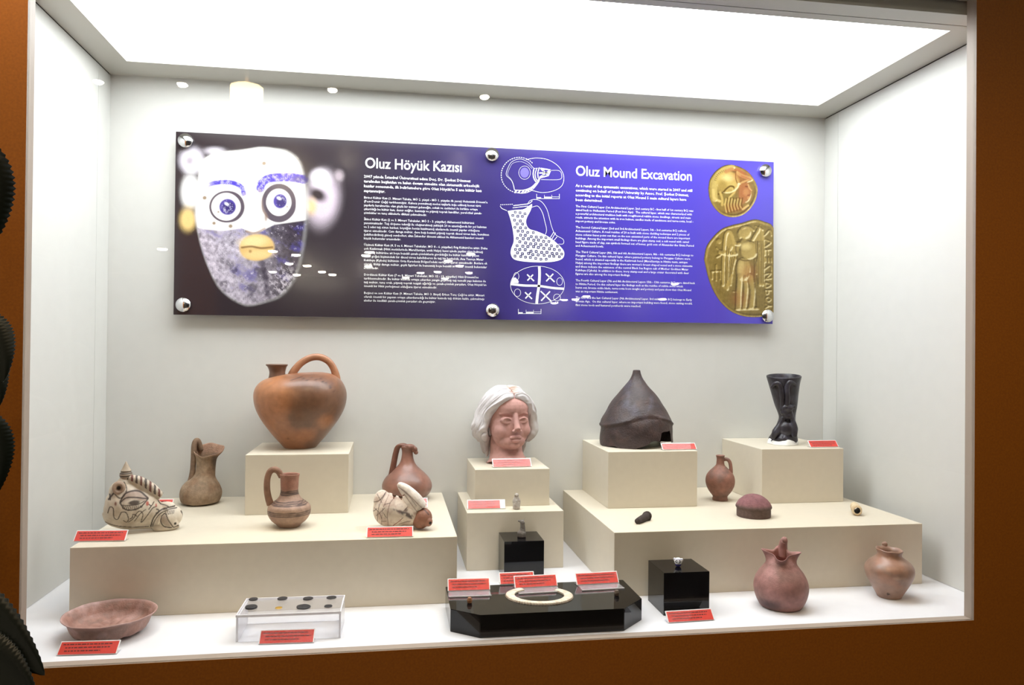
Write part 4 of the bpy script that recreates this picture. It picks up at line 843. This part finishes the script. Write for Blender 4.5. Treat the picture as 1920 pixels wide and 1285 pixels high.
# --- black flared cup on a white support
t = vessel('flared_black_cup', 'tall black flared cup with raised horned animal relief, on a white plaster foot', 'cup', (1.9719, -0.157, HB), -0.4992)
ring = [(4, 23, 1), (8, 26.5, 1), (14, 25, 2), (22, 22, 4), (32, 19, 5.5), (42, 16.8, 7.5), (50, 15.8, 8.5), (58, 17, 8), (75, 21.8, 6), (95, 25.8, 4), (112, 29.5, 2.5), (124, 32.6, 2), (127, 33.2, 2), (128, 32.5, 2), (127, 30.6, 2), (112, 26, 2.5), (90, 21, 4), (70, 16, 6)]
cup_col = lambda P: pigment(P, (44, 40, 46), .2, 24, 51, (66, 64, 76), 26, .6)
def cup_mod(ph, rr, zz, k):
    zz = zz + np.where(zz < 12, 2.5 * np.cos(3 * ph), 0) - sstep(95, 125, zz) * 3.2 * np.cos(ph)
    return rr * (1 + np.where(zz < 30, .05 * np.cos(4 * ph), 0)), zz
M_cup = painted('black_ware', .36, .25, 200, .2, 80, coat=.1)
part('body', lathe(ring, 64, 5, cup_mod), S3(1.525e-3, 1.618e-3), M_cup, t, cup_col)
for pth, rd in (([(-21, -24, 106), (-14, -28, 114), (-7, -29, 114), (-3, -28, 106), (-1, -25, 90), (0, -22, 76), (-2, -20, 64)], [3, 4.2, 4.8, 5, 5, 5, 4]), ([(24, -22, 112), (16, -28, 117), (11, -30, 116), (8, -29, 107), (9, -26, 90), (8, -23, 74), (8, -20, 64)], [3, 4.4, 5, 5.2, 5.2, 5, 4])):
    part('relief_horn', tube(pth, rd, 12, 36), S3(1.525e-3, 1.618e-3), M_cup, t, cup_col)
part('relief_animal', blob([ball((8, -20, 70), (12, 9, 8)), ball((19, -17, 72), (6, 5, 4.5)), ball((4, -19, 62), (9, 8, 8)), ball((10, -19, 54), (7, 7, 6)), tube([(14, -18, 62), (18, -17, 48), (22, -19, 32), (22, -22, 16)], [5, 5, 7, 5], 12, 16), tube([(2, -17, 52), (-4, -17, 38), (-12, -20, 24), (-18, -20, 12)], [5, 6, 8, 5], 12, 16), ball((4, -23, 12), (6, 6, 7)), ball((6, -18, 30), (13, 9, 14))], 1.3, 3), S3(1.525e-3, 1.618e-3), M_cup, t, cup_col)
def foot_mod(ph, rr, zz, k): return rr * (1 + .06 * np.sin(3 * ph + 1) + .03 * np.sin(8 * ph)), zz + np.where(zz > 6, 2 * np.sin(4 * ph), 0)
part('plaster_foot', lathe([(0, 28, 1), (1, 29, 1), (5, 28, 1), (9, 25.5, 1), (11, 20, 2)], 56, 4, foot_mod), S3(1.525e-3, 1.618e-3), plain('plaster', (238, 238, 236), .8, bump=.2), t)

# --- small red jug
t = vessel('small_red_jug', 'small red brown jug with a narrow neck and side handle, between two cream blocks', 'jug', (1.7519, -0.2034, HP), -0.4252)
ring = [(0, 14), (.8, 14.8), (4, 14.3), (7, 14), (9, 15), (18, 22), (28, 26.5), (37, 27.8), (46, 26), (54, 20.5), (61, 13), (66, 8.4), (72, 7.2), (78, 7), (82, 8), (83.5, 8.4), (84, 7), (80, 5), (70, 5)]
sj = lambda P: pigment(P, (136, 94, 80), .14, 40, 101, (108, 86, 78), 45, .7)
part('body', lathe(ring, 56, 5), S3(1.506e-3, 1.561e-3), M_clay, t, sj)
part('handle', tube([(5, 0, 76), (12, 0, 77), (17, 0, 73), (19.5, 0, 64), (20, 0, 54), (19, 0, 48)], [2.6, 2.6, 2.6, 2.6, 2.8, 3], 12, 30, 1.3), S3(1.506e-3, 1.561e-3), M_clay, t, sj)

# --- domed lid
t = vessel('domed_lid', 'domed brown clay lid with a rough purplish top and a straight rim', 'lid', (1.7496, -0.4173, HP), -0.4658)
V, F = lathe([(0, 31), (.6, 32.2), (8, 32.4), (14, 32.4), (15.5, 33), (17, 34.2), (20, 34), (26, 30.5), (32, 25), (37, 18), (40, 10.5), (41, 4), (41.2, .4)], 64, 5)
V[:, 2] += .5 * wave_noise(V, 14, 8) * (V[:, 2] > 16)
part('lid', (V, F), S3(1.347e-3, 1.413e-3), M_rough, t, lambda P: mixc(pigment(P, (92, 74, 68), .12, 30, 111), (132, 88, 92), sstep(18, 26, P[:, 2]) * .85))

# --- bone tube and stone tool
t = vessel('bone_tube', 'short hollow ivory coloured bone tube lying on the platform', 'tube', (2.0344, -0.4365, HP), -0.5832 + .12)
V, F = lathe([(-1, 8.2), (0, 9.2), (8, 10.2), (24, 9.4), (44, 8.4), (45, 7.6), (44.5, 5.5), (14, 5.6), (0, 5.8), (-1.4, 6.4), (-1.5, 7.4), (-1, 8.2)], 36, 4); F = F[:-72]
V = np.stack([V[:, 0], V[:, 2] - 10, V[:, 1] + 10.0], 1)
part('tube', (V, F), S3(1.304e-3, 1.431e-3), M_clay, t, lambda P: mixc(pigment(P, (214, 194, 160), .1, 14, 121, (180, 150, 110), 14, .5), (24, 18, 14), (np.hypot(P[:, 0], P[:, 2] - 10.0) < 6.8) * sstep(-11.4, -9.0, P[:, 1]) * .95))
t = vessel('stone_rod', 'dark tapered stone rod lying on the platform before the helmet block', 'tool', (1.4325, -0.4555, HP), 0.0)
V, F = tube([(-17, -14, 5.6), (-6, -2, 6.4), (6, 10, 7.2), (15, 20, 8)], [5.2, 6.2, 7, 7.8], 14, 16)
part('rod', merge([(V, F), tube([(12, 17, 7.8), (16, 21.5, 8.0)], [9.0, 8.6], 14, 3)]), S3(1.328e-3, 1.348e-3), M_rough, t, lambda P: pigment(P, (62, 52, 50), .2, 12, 131))
part('stub', tube([(14, 14, 5), (19, 13, 2.6)], [3, 2.4], 8, 5), S3(1.328e-3, 1.348e-3), M_rough, t, lambda P: pigment(P, (62, 52, 50), .2, 12, 131))

# --- small figures
t = vessel('stone_figurine', 'tiny pale stone figurine standing before the block of the clay head', 'figurine', (1.1383, -0.262, HP), -0.1633)
part('figure', blob([ball((0, 0, 26), (4.2, 4, 4.6)), ball((0, 0, 19), (5.8, 4.4, 6)), tube([(0, 0, 18), (0, 0, 8), (0, 0, 1)], [5.4, 7, 7], 14, 8), ball((-5, -1, 15), (2.6, 2.6, 6)), ball((5.2, -1, 14), (2.6, 2.6, 6)), ball((-2.6, -3, 3), (3.6, 3, 3)), ball((3, -3, 3), (3.6, 3, 3))], .7, 3), S3(1.44e-3, 1.44e-3), M_rough, t, lambda P: pigment(P, (176, 168, 160), .1, 8, 141, (150, 136, 126), 10, .5))
t = vessel('animal_figurine', 'tiny grey long necked animal figurine on the small black cube', 'figurine', (1.1367, -0.357, 0.101), -0.173)
part('figure', blob([ball((0, 0, 7), (8.4, 8, 7.5)), tube([(1, 0, 8), (2, 0, 16), (1.5, 0, 24), (1, 0, 28)], [6.5, 5, 4.2, 4.2], 12, 10), ball((.5, 0, 29), (4.4, 3.6, 3.4)), tube([(0, 0, 29.6), (-5, 0, 30.4), (-7, 0, 30)], [2.6, 1.9, 1.6], 10, 6), ball((3, 1.6, 32), (1.5, 1, 1.6)), ball((4.4, -2, 27), (1.6, 1.6, 2.6)), tube([(0, 0, 4), (0, 0, .6)], [8, 8.4], 16, 4)], .65, 3), S3(1.381e-3, 1.381e-3), M_rough, t, lambda P: mixc(pigment(P, (120, 114, 108), .16, 8, 151, (90, 80, 74), 9, .5), (50, 36, 34), sstep(7, 2, P[:, 2]) * .7))
t = vessel('face_bead', 'tiny white and blue glass bead with a face, on the larger black cube', 'bead', (1.4515, -0.645, 0.095), -0.375)
part('bead', blob([ball((0, 0, 10), (7.6, 6.6, 7)), ball((0, 0, 5), (6, 6, 5.4)), ball((0, -6, 9), (2, 2, 2.6)), ball((-7, 1, 13), (2.6, 2.4, 3)), ball((7, 1, 13), (2.6, 2.4, 3))], .6, 2), S3(1.191e-3, 1.219e-3), painted('bead_glass', .2, 0, 1, .03, 50), t,
     lambda P: mixc(mixc(mixc(pigment(P, (240, 240, 240), .03, 6, 1), (46, 38, 110), sstep(6.4, 5.4, P[:, 2])), (40, 34, 70), np.clip(sum((np.abs(np.hypot(P[:, 0] - a, P[:, 2] - 10.6) - 2.0) < .55) * 1.0 + (np.hypot(P[:, 0] - a, P[:, 2] - 10.2) < .9) for a in (-3, 3)), 0, 1) * (P[:, 1] < 0)), (60, 52, 130), (np.abs(P[:, 2] - 14.2) < .6) * (P[:, 1] < 0) * .8))
for lb, lc, cc in (('tiny brown bead at the end of the black plinth nearest the coin stand', (0.9676, -0.690, 0.047), (150, 104, 72)), ('tiny grey brown bead at the end of the black plinth beside the larger black cube', (1.2950, -0.682, 0.047), (96, 82, 70))):
    t = vessel('small_bead', lb, 'bead', lc, -.2)
    part('bead', blob([ball((0, 0, 5), (5, 5, 5)), tube([(0, 0, 5), (0, 0, .6)], [4.6, 4.2], 14, 4), ball((0, 0, 9), (4, 4, 2.4))], .6, 2), S3(1.15e-3, 1.15e-3), M_clay, t, lambda P: pigment(P, cc, .15, 5, 3))
# bone crescent
t = vessel('bone_crescent', 'open ring shaped white bone plaque with a notched edge, on the black plinth', 'plaque', (1.1242, -0.664, 0.047), -0.19)
bm = bmesh.new(); n = 110; rows = []
a0, a1 = math.radians(128), math.radians(128 + 284)
for i in range(n + 1):
    a = a0 + (a1 - a0) * i / n; ca, sa = math.cos(a), math.sin(a)
    ro = 1.0 + (.012 if i % 2 else -.008); ri = .735 + (.01 if (i % 2 and 35 < i < 75) else 0)
    rows.append([bm.verts.new((ca * .0745 * r_, sa * .0585 * r_, z_)) for r_, z_ in ((ri, .0002), (ri, .0034), ((ri + ro) / 2, .0044), (ro - .02, .0034), (ro, .0002))])
for i in range(n):
    for k in range(4): bm.faces.new((rows[i][k], rows[i + 1][k], rows[i + 1][k + 1], rows[i][k + 1]))
    bm.faces.new((rows[i][4], rows[i + 1][4], rows[i + 1][0], rows[i][0]))
bm.faces.new(rows[0]); bm.faces.new(rows[-1][::-1]); bmesh.ops.recalc_face_normals(bm, faces=bm.faces)
me = bpy.data.meshes.new('crescent'); bm.to_mesh(me); bm.free()
P = K([v.co[:] for v in me.vertices]) * 1000; set_col(me, mixc(pigment(P, (226, 214, 194), .08, 18, 161, (190, 166, 140), 20, .6), (120, 88, 74), sstep(.97, 1.0, np.hypot(P[:, 0] / 74.5, P[:, 1] / 58.5)) * .5)); put('crescent', me, M_clay, t)

# --- shallow dish
t = vessel('shallow_dish', 'shallow reddish clay dish with petal relief inside, on the case floor', 'dish', (0.2335, -0.640, 0.0), 0.3265)
ring = [(1.5, 30), (1, 46), (4, 60), (10, 71), (18, 76), (24, 78.5), (31, 82), (36, 87), (38.5, 90.5), (40, 90.5), (39.5, 88), (35, 83), (28, 78), (20, 74), (13, 66), (10, 54), (9.5, 40), (9.5, 22), (12, 13), (13.5, 5), (13.8, .5)]
def dish_mod(ph, rr, zz, k):
    low = sstep(22, 6, zz) * sstep(20, 60, rr); pet = np.abs(np.sin(7 * ph))
    if k < .45: zz = zz + low * 2.2 * (1 - pet) ; rr = rr + low * 1.6 * pet
    else: zz = zz + sstep(78, 60, rr) * sstep(14, 30, rr) * 2.6 * pet
    return rr * (1 + .008 * np.sin(3 * ph + 2)), zz + (.8 * np.sin(2 * ph + 1) + .4 * np.sin(9 * ph)) * (zz > 30)
part('dish', lathe(ring, 140, 4, dish_mod), S3(0.975e-3, 1.06e-3), M_clay, t, lambda P: mixc(pigment(P, (160, 122, 110), .10, 50, 171, (136, 112, 102), 60, .6), (184, 152, 146), np.clip(sstep(.1, .7, wave_noise(P, 50, 4)) * .4 + sstep(36, 39.5, P[:, 2]) * .6, 0, 1)))

# --- trefoil jug
t = vessel('trefoil_jug', 'red clay jug with a pinched three lobed mouth and an upright handle stub', 'jug', (1.6950, -0.6626, 0.0), -0.4986)
ring = [(0, 32), (1, 38), (5, 42), (14, 47), (26, 51), (38, 52.3), (50, 50), (62, 44), (72, 36), (79, 30.5), (85, 28.5), (90, 29), (95, 31), (98, 33), (98.6, 31.5), (95, 27), (88, 24), (78, 25)]
def tre_mod(ph, rr, zz, k):
    p = (ph + math.pi) % (2 * math.pi) - math.pi; up = sstep(80, 98, zz)
    f = -.40 + .56 * np.exp(-(p / .40) ** 2) + .55 * np.exp(-((np.abs(p) - 1.62) / .42) ** 2) + .35 * np.exp(-((np.abs(p) - 3.14) / .5) ** 2)
    lift = 5 * np.exp(-((np.abs(p) - 1.62) / .5) ** 2) + 9 * np.exp(-((np.abs(p) - 3.14) / .6) ** 2) - 5 * np.exp(-(p / .5) ** 2)
    return rr * (1 + up * f), zz + up * lift
tcol = lambda P: mixc(pigment(P, (160, 116, 110), .12, 50, 181, (140, 108, 98), 60, .5), (58, 46, 48), el(P[:, [0, 2]], (-22, 12), (22, 10), 8) * (P[:, 1] < 0) * .8)
part('body', lathe(ring, 90, 5, tre_mod), S3(1.166e-3, 1.237e-3), M_clay, t, tcol)
part('handle_stub', tube([(3, 27, 86), (3, 27, 100), (4, 24, 112), (6, 20, 119), (7, 17, 121)], [11, 10.5, 9, 7.5, 5], 14, 20, .9), S3(1.166e-3, 1.237e-3), M_clay, t, tcol)

# --- little pot with a hole near its foot
t = vessel('small_pot', 'squat red brown pot with a flared rim and a hole near its foot', 'pot', (1.9927, -0.632, 0.0), -0.6185)
ring = [(0, 20), (.8, 23.5), (4, 25), (14, 31.5), (26, 39), (38, 45.5), (48, 48), (57, 46.5), (65, 40.5), (71, 31.5), (75, 26), (79, 23.6), (83, 24), (87, 26), (88.5, 26), (89, 24.5), (85, 20.5), (78, 19.5), (70, 24)]
def pot_mod(ph, rr, zz, k):
    up = sstep(70, 88, zz); zz = zz + up * (-1.2 * np.sin(ph) + .6 * np.sin(6 * ph)); return rr * (1 + .012 * np.cos(3 * ph + .4)), zz
pcol = lambda P: mixc(mixc(pigment(P, (150, 120, 104), .13, 45, 191, (164, 118, 94), 55, .6), (24, 18, 16), el(P[:, [0, 2]], (-2, 12), (2.6, 2.4), .7) * (P[:, 1] < 0)), (186, 152, 128), el(P[:, [0, 2]], (16, 46), (8, 2.5), 2) * (P[:, 1] < 0) * .6)
part('body', lathe(ring, 72, 5, pot_mod), S3(1.156e-3, 1.290e-3), M_burnish, t, pcol)
part('lug', blob([ball((-9, 25, 92), (6, 4, 5)), ball((-9, 25, 85), (6, 4.5, 8))], .9, 2), S3(1.156e-3, 1.290e-3), M_clay, t, pcol)

# ------------------------------------------------------------------ acrylic coin stand and coins
M_acr = clear('clear_acrylic', (0.995, 0.995, 1.0), 1.49, 0.02, 0.09, 0.5)
M_acr_edge = clear('clear_acrylic_edge', (0.985, 0.985, 1.0), 1.49, 0.05, 0.8, 0.3)
t = thing('coin_stand', 'clear acrylic stand in front of the long platform, carrying the coins', 'stand', (0.6, -0.675, 0), -0.02)
AX, AY, AH = 0.1025, 0.052, 0.054
box('top_panel', -AX, AX, -AY, AY, AH - 0.004, AH, M_acr, .0006, t)
for nm, c in (('front_panel', (-AX, AX, -AY, -AY + .004)), ('back_panel', (-AX, AX, AY - .004, AY))): box(nm, c[0], c[1], c[2], c[3], 0, AH - .0042, M_acr, .0006, t)
for sx in (-1, 1): box('side_panel', sx * AX - (0 if sx < 0 else .004), sx * AX + (.004 if sx < 0 else 0), -AY + .0042, AY - .0042, 0, AH - .0042, M_acr_edge, .0006, t)
for sy in (-1, 1): box('edge_strip', -AX, AX, sy * AY - (.0003 if sy < 0 else .0017), sy * AY + (.0017 if sy < 0 else .0003), AH - .0045, AH + .0003, M_acr_edge, 0, t)
for sx in (-1, 1): box('edge_strip', sx * AX - (.0003 if sx < 0 else .0017), sx * AX + (.0017 if sx < 0 else .0003), -AY, AY, AH - .0045, AH + .0003, M_acr_edge, 0, t)
def at_plane(px, py, z):
    d = CF + CR * ((px - 960) / 1427.06) - CU * ((py - 642.5) / 1427.06); return CAM + d * ((z - CAM.z) / d.z)
coin_m = painted('old_bronze', .45, .5, 700, .25, 300, spec=.5)
gold_m = painted('gold_coin_metal', .3, .4, 900, .1, 300); gold_m.node_tree.nodes['Principled BSDF'].inputs['Metallic'].default_value = 1.0
clabels = ['thick black bronze coin in the corner of the acrylic stand nearest the dish', 'dark bronze coin in the back row of the acrylic stand, behind the thick corner coin', 'dark bronze coin in the back row of the acrylic stand, behind the gold coin', 'dark bronze coin in the back row of the acrylic stand, behind the widest coin', 'dark bronze coin in the back row of the acrylic stand, behind the smallest dark coin', 'small gold coin on the acrylic stand', 'widest dark coin in the front row of the acrylic stand', 'smallest dark coin in the front row of the acrylic stand']
for k, (px, py, wd) in enumerate(((471, 1141, 11.5), (475, 1125, 9), (529.5, 1124, 10), (577.5, 1124, 10), (621.5, 1122, 9.6), (522.5, 1141, 6.5), (569, 1140, 13.4), (615.5, 1138, 8))):
    p_ = at_plane(px, py, AH); r_ = wd * 1.04e-3; gold = k == 5
    V, F = lathe([(0, .9), (.02, 1.0), (.14, 1.02), (.2, .96), (.19, .82), (.2, .6), (.24, .35), (.22, .05)], 36, 2, lambda ph, rr, zz, q_: (rr * (1 + .03 * np.sin(2 * ph + k) + .02 * np.sin(5 * ph + 2 * k)), zz))
    th = r_ * (1.0 if k != 0 else 1.7)
    me = mesh_of('coin', V * K([r_, r_, th]), F); set_col(me, pigment(V * 10, (34, 32, 36) if not gold else (235, 190, 90), .2, 6, 200 + k, (60, 58, 60) if not gold else None, 7, .4))
    o = put('coin', me, coin_m if not gold else gold_m, None, (p_.x, p_.y, AH + 0.0004)); tag(o, clabels[k], 'coin', 'coins on the acrylic stand')

# ------------------------------------------------------------------ red caption cards
M_cover = clear('card_cover', (1, 1, 1), 1.49, 0.03, 0.0, 0.4)
M_card = plain('red_card', (214, 58, 44), .5, noise=.06, nscale=60)
M_print = plain('card_print', (96, 26, 24), .6)
M_cardedge = plain('card_back_white', (235, 235, 235), .5)
def caption(label, x0, y0, x1, y1, z, h, tilt=0.75, tab=False, seed=0, redw=1.0):
    """card leaning back in a clear holder; (x0,y0)-(x1,y1) is its front foot"""
    L_ = math.hypot(x1 - x0, y1 - y0); t = thing('caption_card', label, 'card', ((x0 + x1) / 2, (y0 + y1) / 2, z), math.atan2(y1 - y0, x1 - x0), None)
    def quad(nm, xa, xb, s0, s1, off, th, mat):      # a plate in the tilted plane
        c, s = math.cos(tilt), math.sin(tilt)
        V = [];
        for d in (off, off + th):
            for x, q_ in ((xa, s0), (xb, s0), (xb, s1), (xa, s1)): V.append((x, q_ * c - d * s + .0005, q_ * s + d * c + .0006))
        F = [(3, 2, 1, 0), (4, 5, 6, 7), (0, 1, 5, 4), (1, 2, 6, 5), (2, 3, 7, 6), (3, 0, 4, 7)]
        return put(nm, mesh_of(nm, V, F, False), mat, t)
    off0 = 0.0
    if tab:      # clear foot strip in front of the leaning card
        box('foot', -L_ / 2, L_ / 2, -.038, .004, 0.0004, .0016, M_acr, 0, t)
        quad('riser', -L_ / 2, L_ / 2, -.010, .004, 0, .0012, M_acr_edge) if False else None
        box('lip', -L_ / 2, L_ / 2, -.039, -.0375, 0.0004, .0026, M_acr_edge, 0, t)
    quad('backing', -L_ / 2 - .001, L_ / 2 + .001, .001, h + .0022, 0.0, .0012, M_cardedge)
    cd_ = quad('card', -L_ / 2 + .001, -L_ / 2 + L_ * redw - .001, .0016, h, .0013, .0006, M_card)
    r = random.Random(seed); c, s = math.cos(tilt), math.sin(tilt); parts = []
    nl = 3; wtot = L_ * redw
    for i in range(nl):         # rows of tiny unreadable print
        sc_ = h * (.76 - .25 * i); x = -L_ / 2 + wtot * (.1 if i else .05); end = -L_ / 2 + wtot * (.95 - .12 * r.random() - (.15 if i == 2 else 0))
        while x < end:
            wl = r.uniform(.003, .009); xb = min(x + wl, end); V = []
            for x_, q_ in ((x, sc_), (xb, sc_), (xb, sc_ + h * .09), (x, sc_ + h * .09)): V.append((x_, q_ * c - .0021 * s + .0005, q_ * s + .0021 * c + .0006))
            parts.append((K(V), [(0, 1, 2, 3)])); x = xb + .0014
    V, F = merge(parts); put('print', mesh_of('print', V, F, False), M_print, cd_)
    quad('cover', -L_ / 2 - .001, L_ / 2 + .001, .0005, h + .0022, .0026, .0008, M_cover)
    box('heel', -L_ / 2 - .001, L_ / 2 + .001, .001, h * c + .004, 0.0003, .0014, M_acr, 0, t)
    return t
caption('red caption card in front of the painted animal head vessel', .1075, -.497, .2155, -.503, HP, .026, .8, seed=1)
caption('red caption card half hidden behind the painted animal head vessel', .128, -.168, .2235, -.173, HP, .030, .85, seed=2)
caption('red caption card in front of the cracked white animal vessel', .746, -.538, .850, -.540, HP, .026, .8, seed=3)
caption('red caption card half hidden between the cracked vessel and the red flask', .805, -.219, .898, -.221, HP, .028, .85, seed=4)
caption('red caption card beside the tiny stone figurine', 1.006, -.254, 1.1075, -.258, HP, .026, .85, seed=5, redw=.88)
caption('red caption card at the foot of the clay head', 1.0822, -.1965, 1.1915, -.192, HU, .026, .85, seed=6)
caption('pale red caption card beside the iron helmet', 1.553, -.266, 1.653, -.264, HB, .021, .8, seed=7)
caption('red caption card beside the flared black cup', 2.012, -.248, 2.101, -.246, HB, .023, .8, seed=8)
caption('red caption card in front of the shallow dish', .1775, -.7505, .2845, -.757, 0.0, .026, .75, seed=9)
caption('red caption card leaning before the acrylic coin stand', .5445, -.744, .6495, -.749, 0.0, .027, .8, seed=10)
caption('red caption card at the foot of the larger black cube', 1.395, -.737, 1.501, -.733, 0.0, .025, .8, seed=11)
caption('red caption card on the end of the black plinth nearest the coin stand', .928, -.6095, 1.021, -.6125, .047, .027, .9, True, seed=12)
caption('slanting red caption card on the black plinth behind the bone crescent', 1.080, -.608, 1.178, -.604, .047, .027, .9, True, seed=13)
caption('red caption card on the black plinth, partly behind the card of the bone crescent', 1.050, -.578, 1.130, -.5765, .047, .027, .9, False, seed=15)
caption('red caption card on the black plinth beside the larger black cube', 1.225, -.603, 1.325, -.5985, .047, .027, .9, True, seed=14)

# ------------------------------------------------------------------ dark leafy plant standing beside the glass
M_leaf = plain('dark_leaf', (16, 24, 17), .4, noise=.3, nscale=30, spec=.35)
M_stem = plain('plant_stem', (30, 28, 20), .8, bump=.3)
t = thing('potted_plant', 'dark potted plant with broad toothed leaves before the brown wall beside the glass', 'plant', (0.09, -1.12, -0.95))
V, F = lathe([(0, .10), (.01, .115), (.2, .15), (.27, .165), (.30, .17), (.30, .155), (.25, .15), (.24, .02)], 48, 3)
put('pot', mesh_of('pot', V, F), plain('pot_glaze', (40, 34, 30), .5), t)
put('soil', mesh_of('soil', *lathe([(.235, .14), (.25, .145), (.255, .08), (.26, .01)], 32, 2)), plain('soil_dark', (26, 20, 15), .95, bump=.6), t)
put('stem', mesh_of('stem', *tube([(0, 0, .24), (-.01, .01, .7), (.01, 0, 1.2), (-.01, .01, 1.62), (-.02, 0, 1.86)], [.016, .014, .012, .009, .005], 10, 30)), M_stem, t)
def leaf(base, tip, up, width, curl=.12):
    """toothed blade from base to tip; up is the blade's face direction"""
    b, e_ = K(base, float), K(tip, float); ax = e_ - b; L_ = np.linalg.norm(ax); ax /= L_; up = K(up, float); up = up - ax * (up @ ax); up /= np.linalg.norm(up); sd = np.cross(up, ax)
    n = 46; top = []; bot = []
    for side, th in ((1, .0006), (-1, -.0006)):
        for i in range(n + 1):
            u = i / n; w = width * (math.sin(math.pi * u ** .8) ** .75) * (1 - .15 * u) * (1 + (.05 if i % 2 else -.04)); c = b + ax * L_ * u - up * curl * L_ * u * u
            for k in (-1, -.5, 0, .5, 1): top.append(c + sd * w * k + up * (abs(k) * .12 * w + th))
    V = K(top); F = []; m_ = 5 * (n + 1)
    for i in range(n):
        for k in range(4):
            a = i * 5 + k; F.append((a, a + 1, a + 6, a + 5)); F.append((m_ + a + 5, m_ + a + 6, m_ + a + 1, m_ + a))
        F.append((i * 5, i * 5 + 5, m_ + i * 5 + 5, m_ + i * 5)); F.append((m_ + i * 5 + 4, m_ + i * 5 + 9, i * 5 + 9, i * 5 + 4))
    lf = put('leaf', mesh_of('leaf', V, F), M_leaf, t)
    st_ = [0, 0, 0]; zst = max(.3, base[2] - .1)
    V, F = tube([(-.005, .005, zst), ((base[0] - .005) / 2, base[1] / 2, (zst + base[2]) / 2 + .02), tuple(b + ax * L_ * .05)], [.006, .005, .004], 8, 10); put('leaf_stalk', mesh_of('leaf_stalk', V, F), M_stem, lf)
for bs, tp, wd in (((0.084, 0.068, 1.859), (0.09, 0.069, 1.665), 0.050), ((0.073, 0.072, 1.593), (0.128, 0.064, 1.484), 0.044), ((0.046, 0.128, 1.545), (0.095, 0.121, 1.44), 0.040), ((0.086, 0.072, 1.444), (0.117, 0.068, 1.309), 0.042), ((0.052, 0.048, 1.21), (0.207, 0.025, 1.053), 0.036), ((0.084, 0.024, 1.12), (0.204, 0.006, 1.029), 0.040), ((-0.035, 0.189, 1.842), (-0.103, 0.201, 1.684), 0.060), ((-0.026, 0.14, 1.443), (-0.116, 0.155, 1.324), 0.060), ((-0.001, 0.087, 1.254), (-0.112, 0.105, 1.172), 0.060)):
    leaf(bs, tp, (.42, -.9, .12), wd, .04)
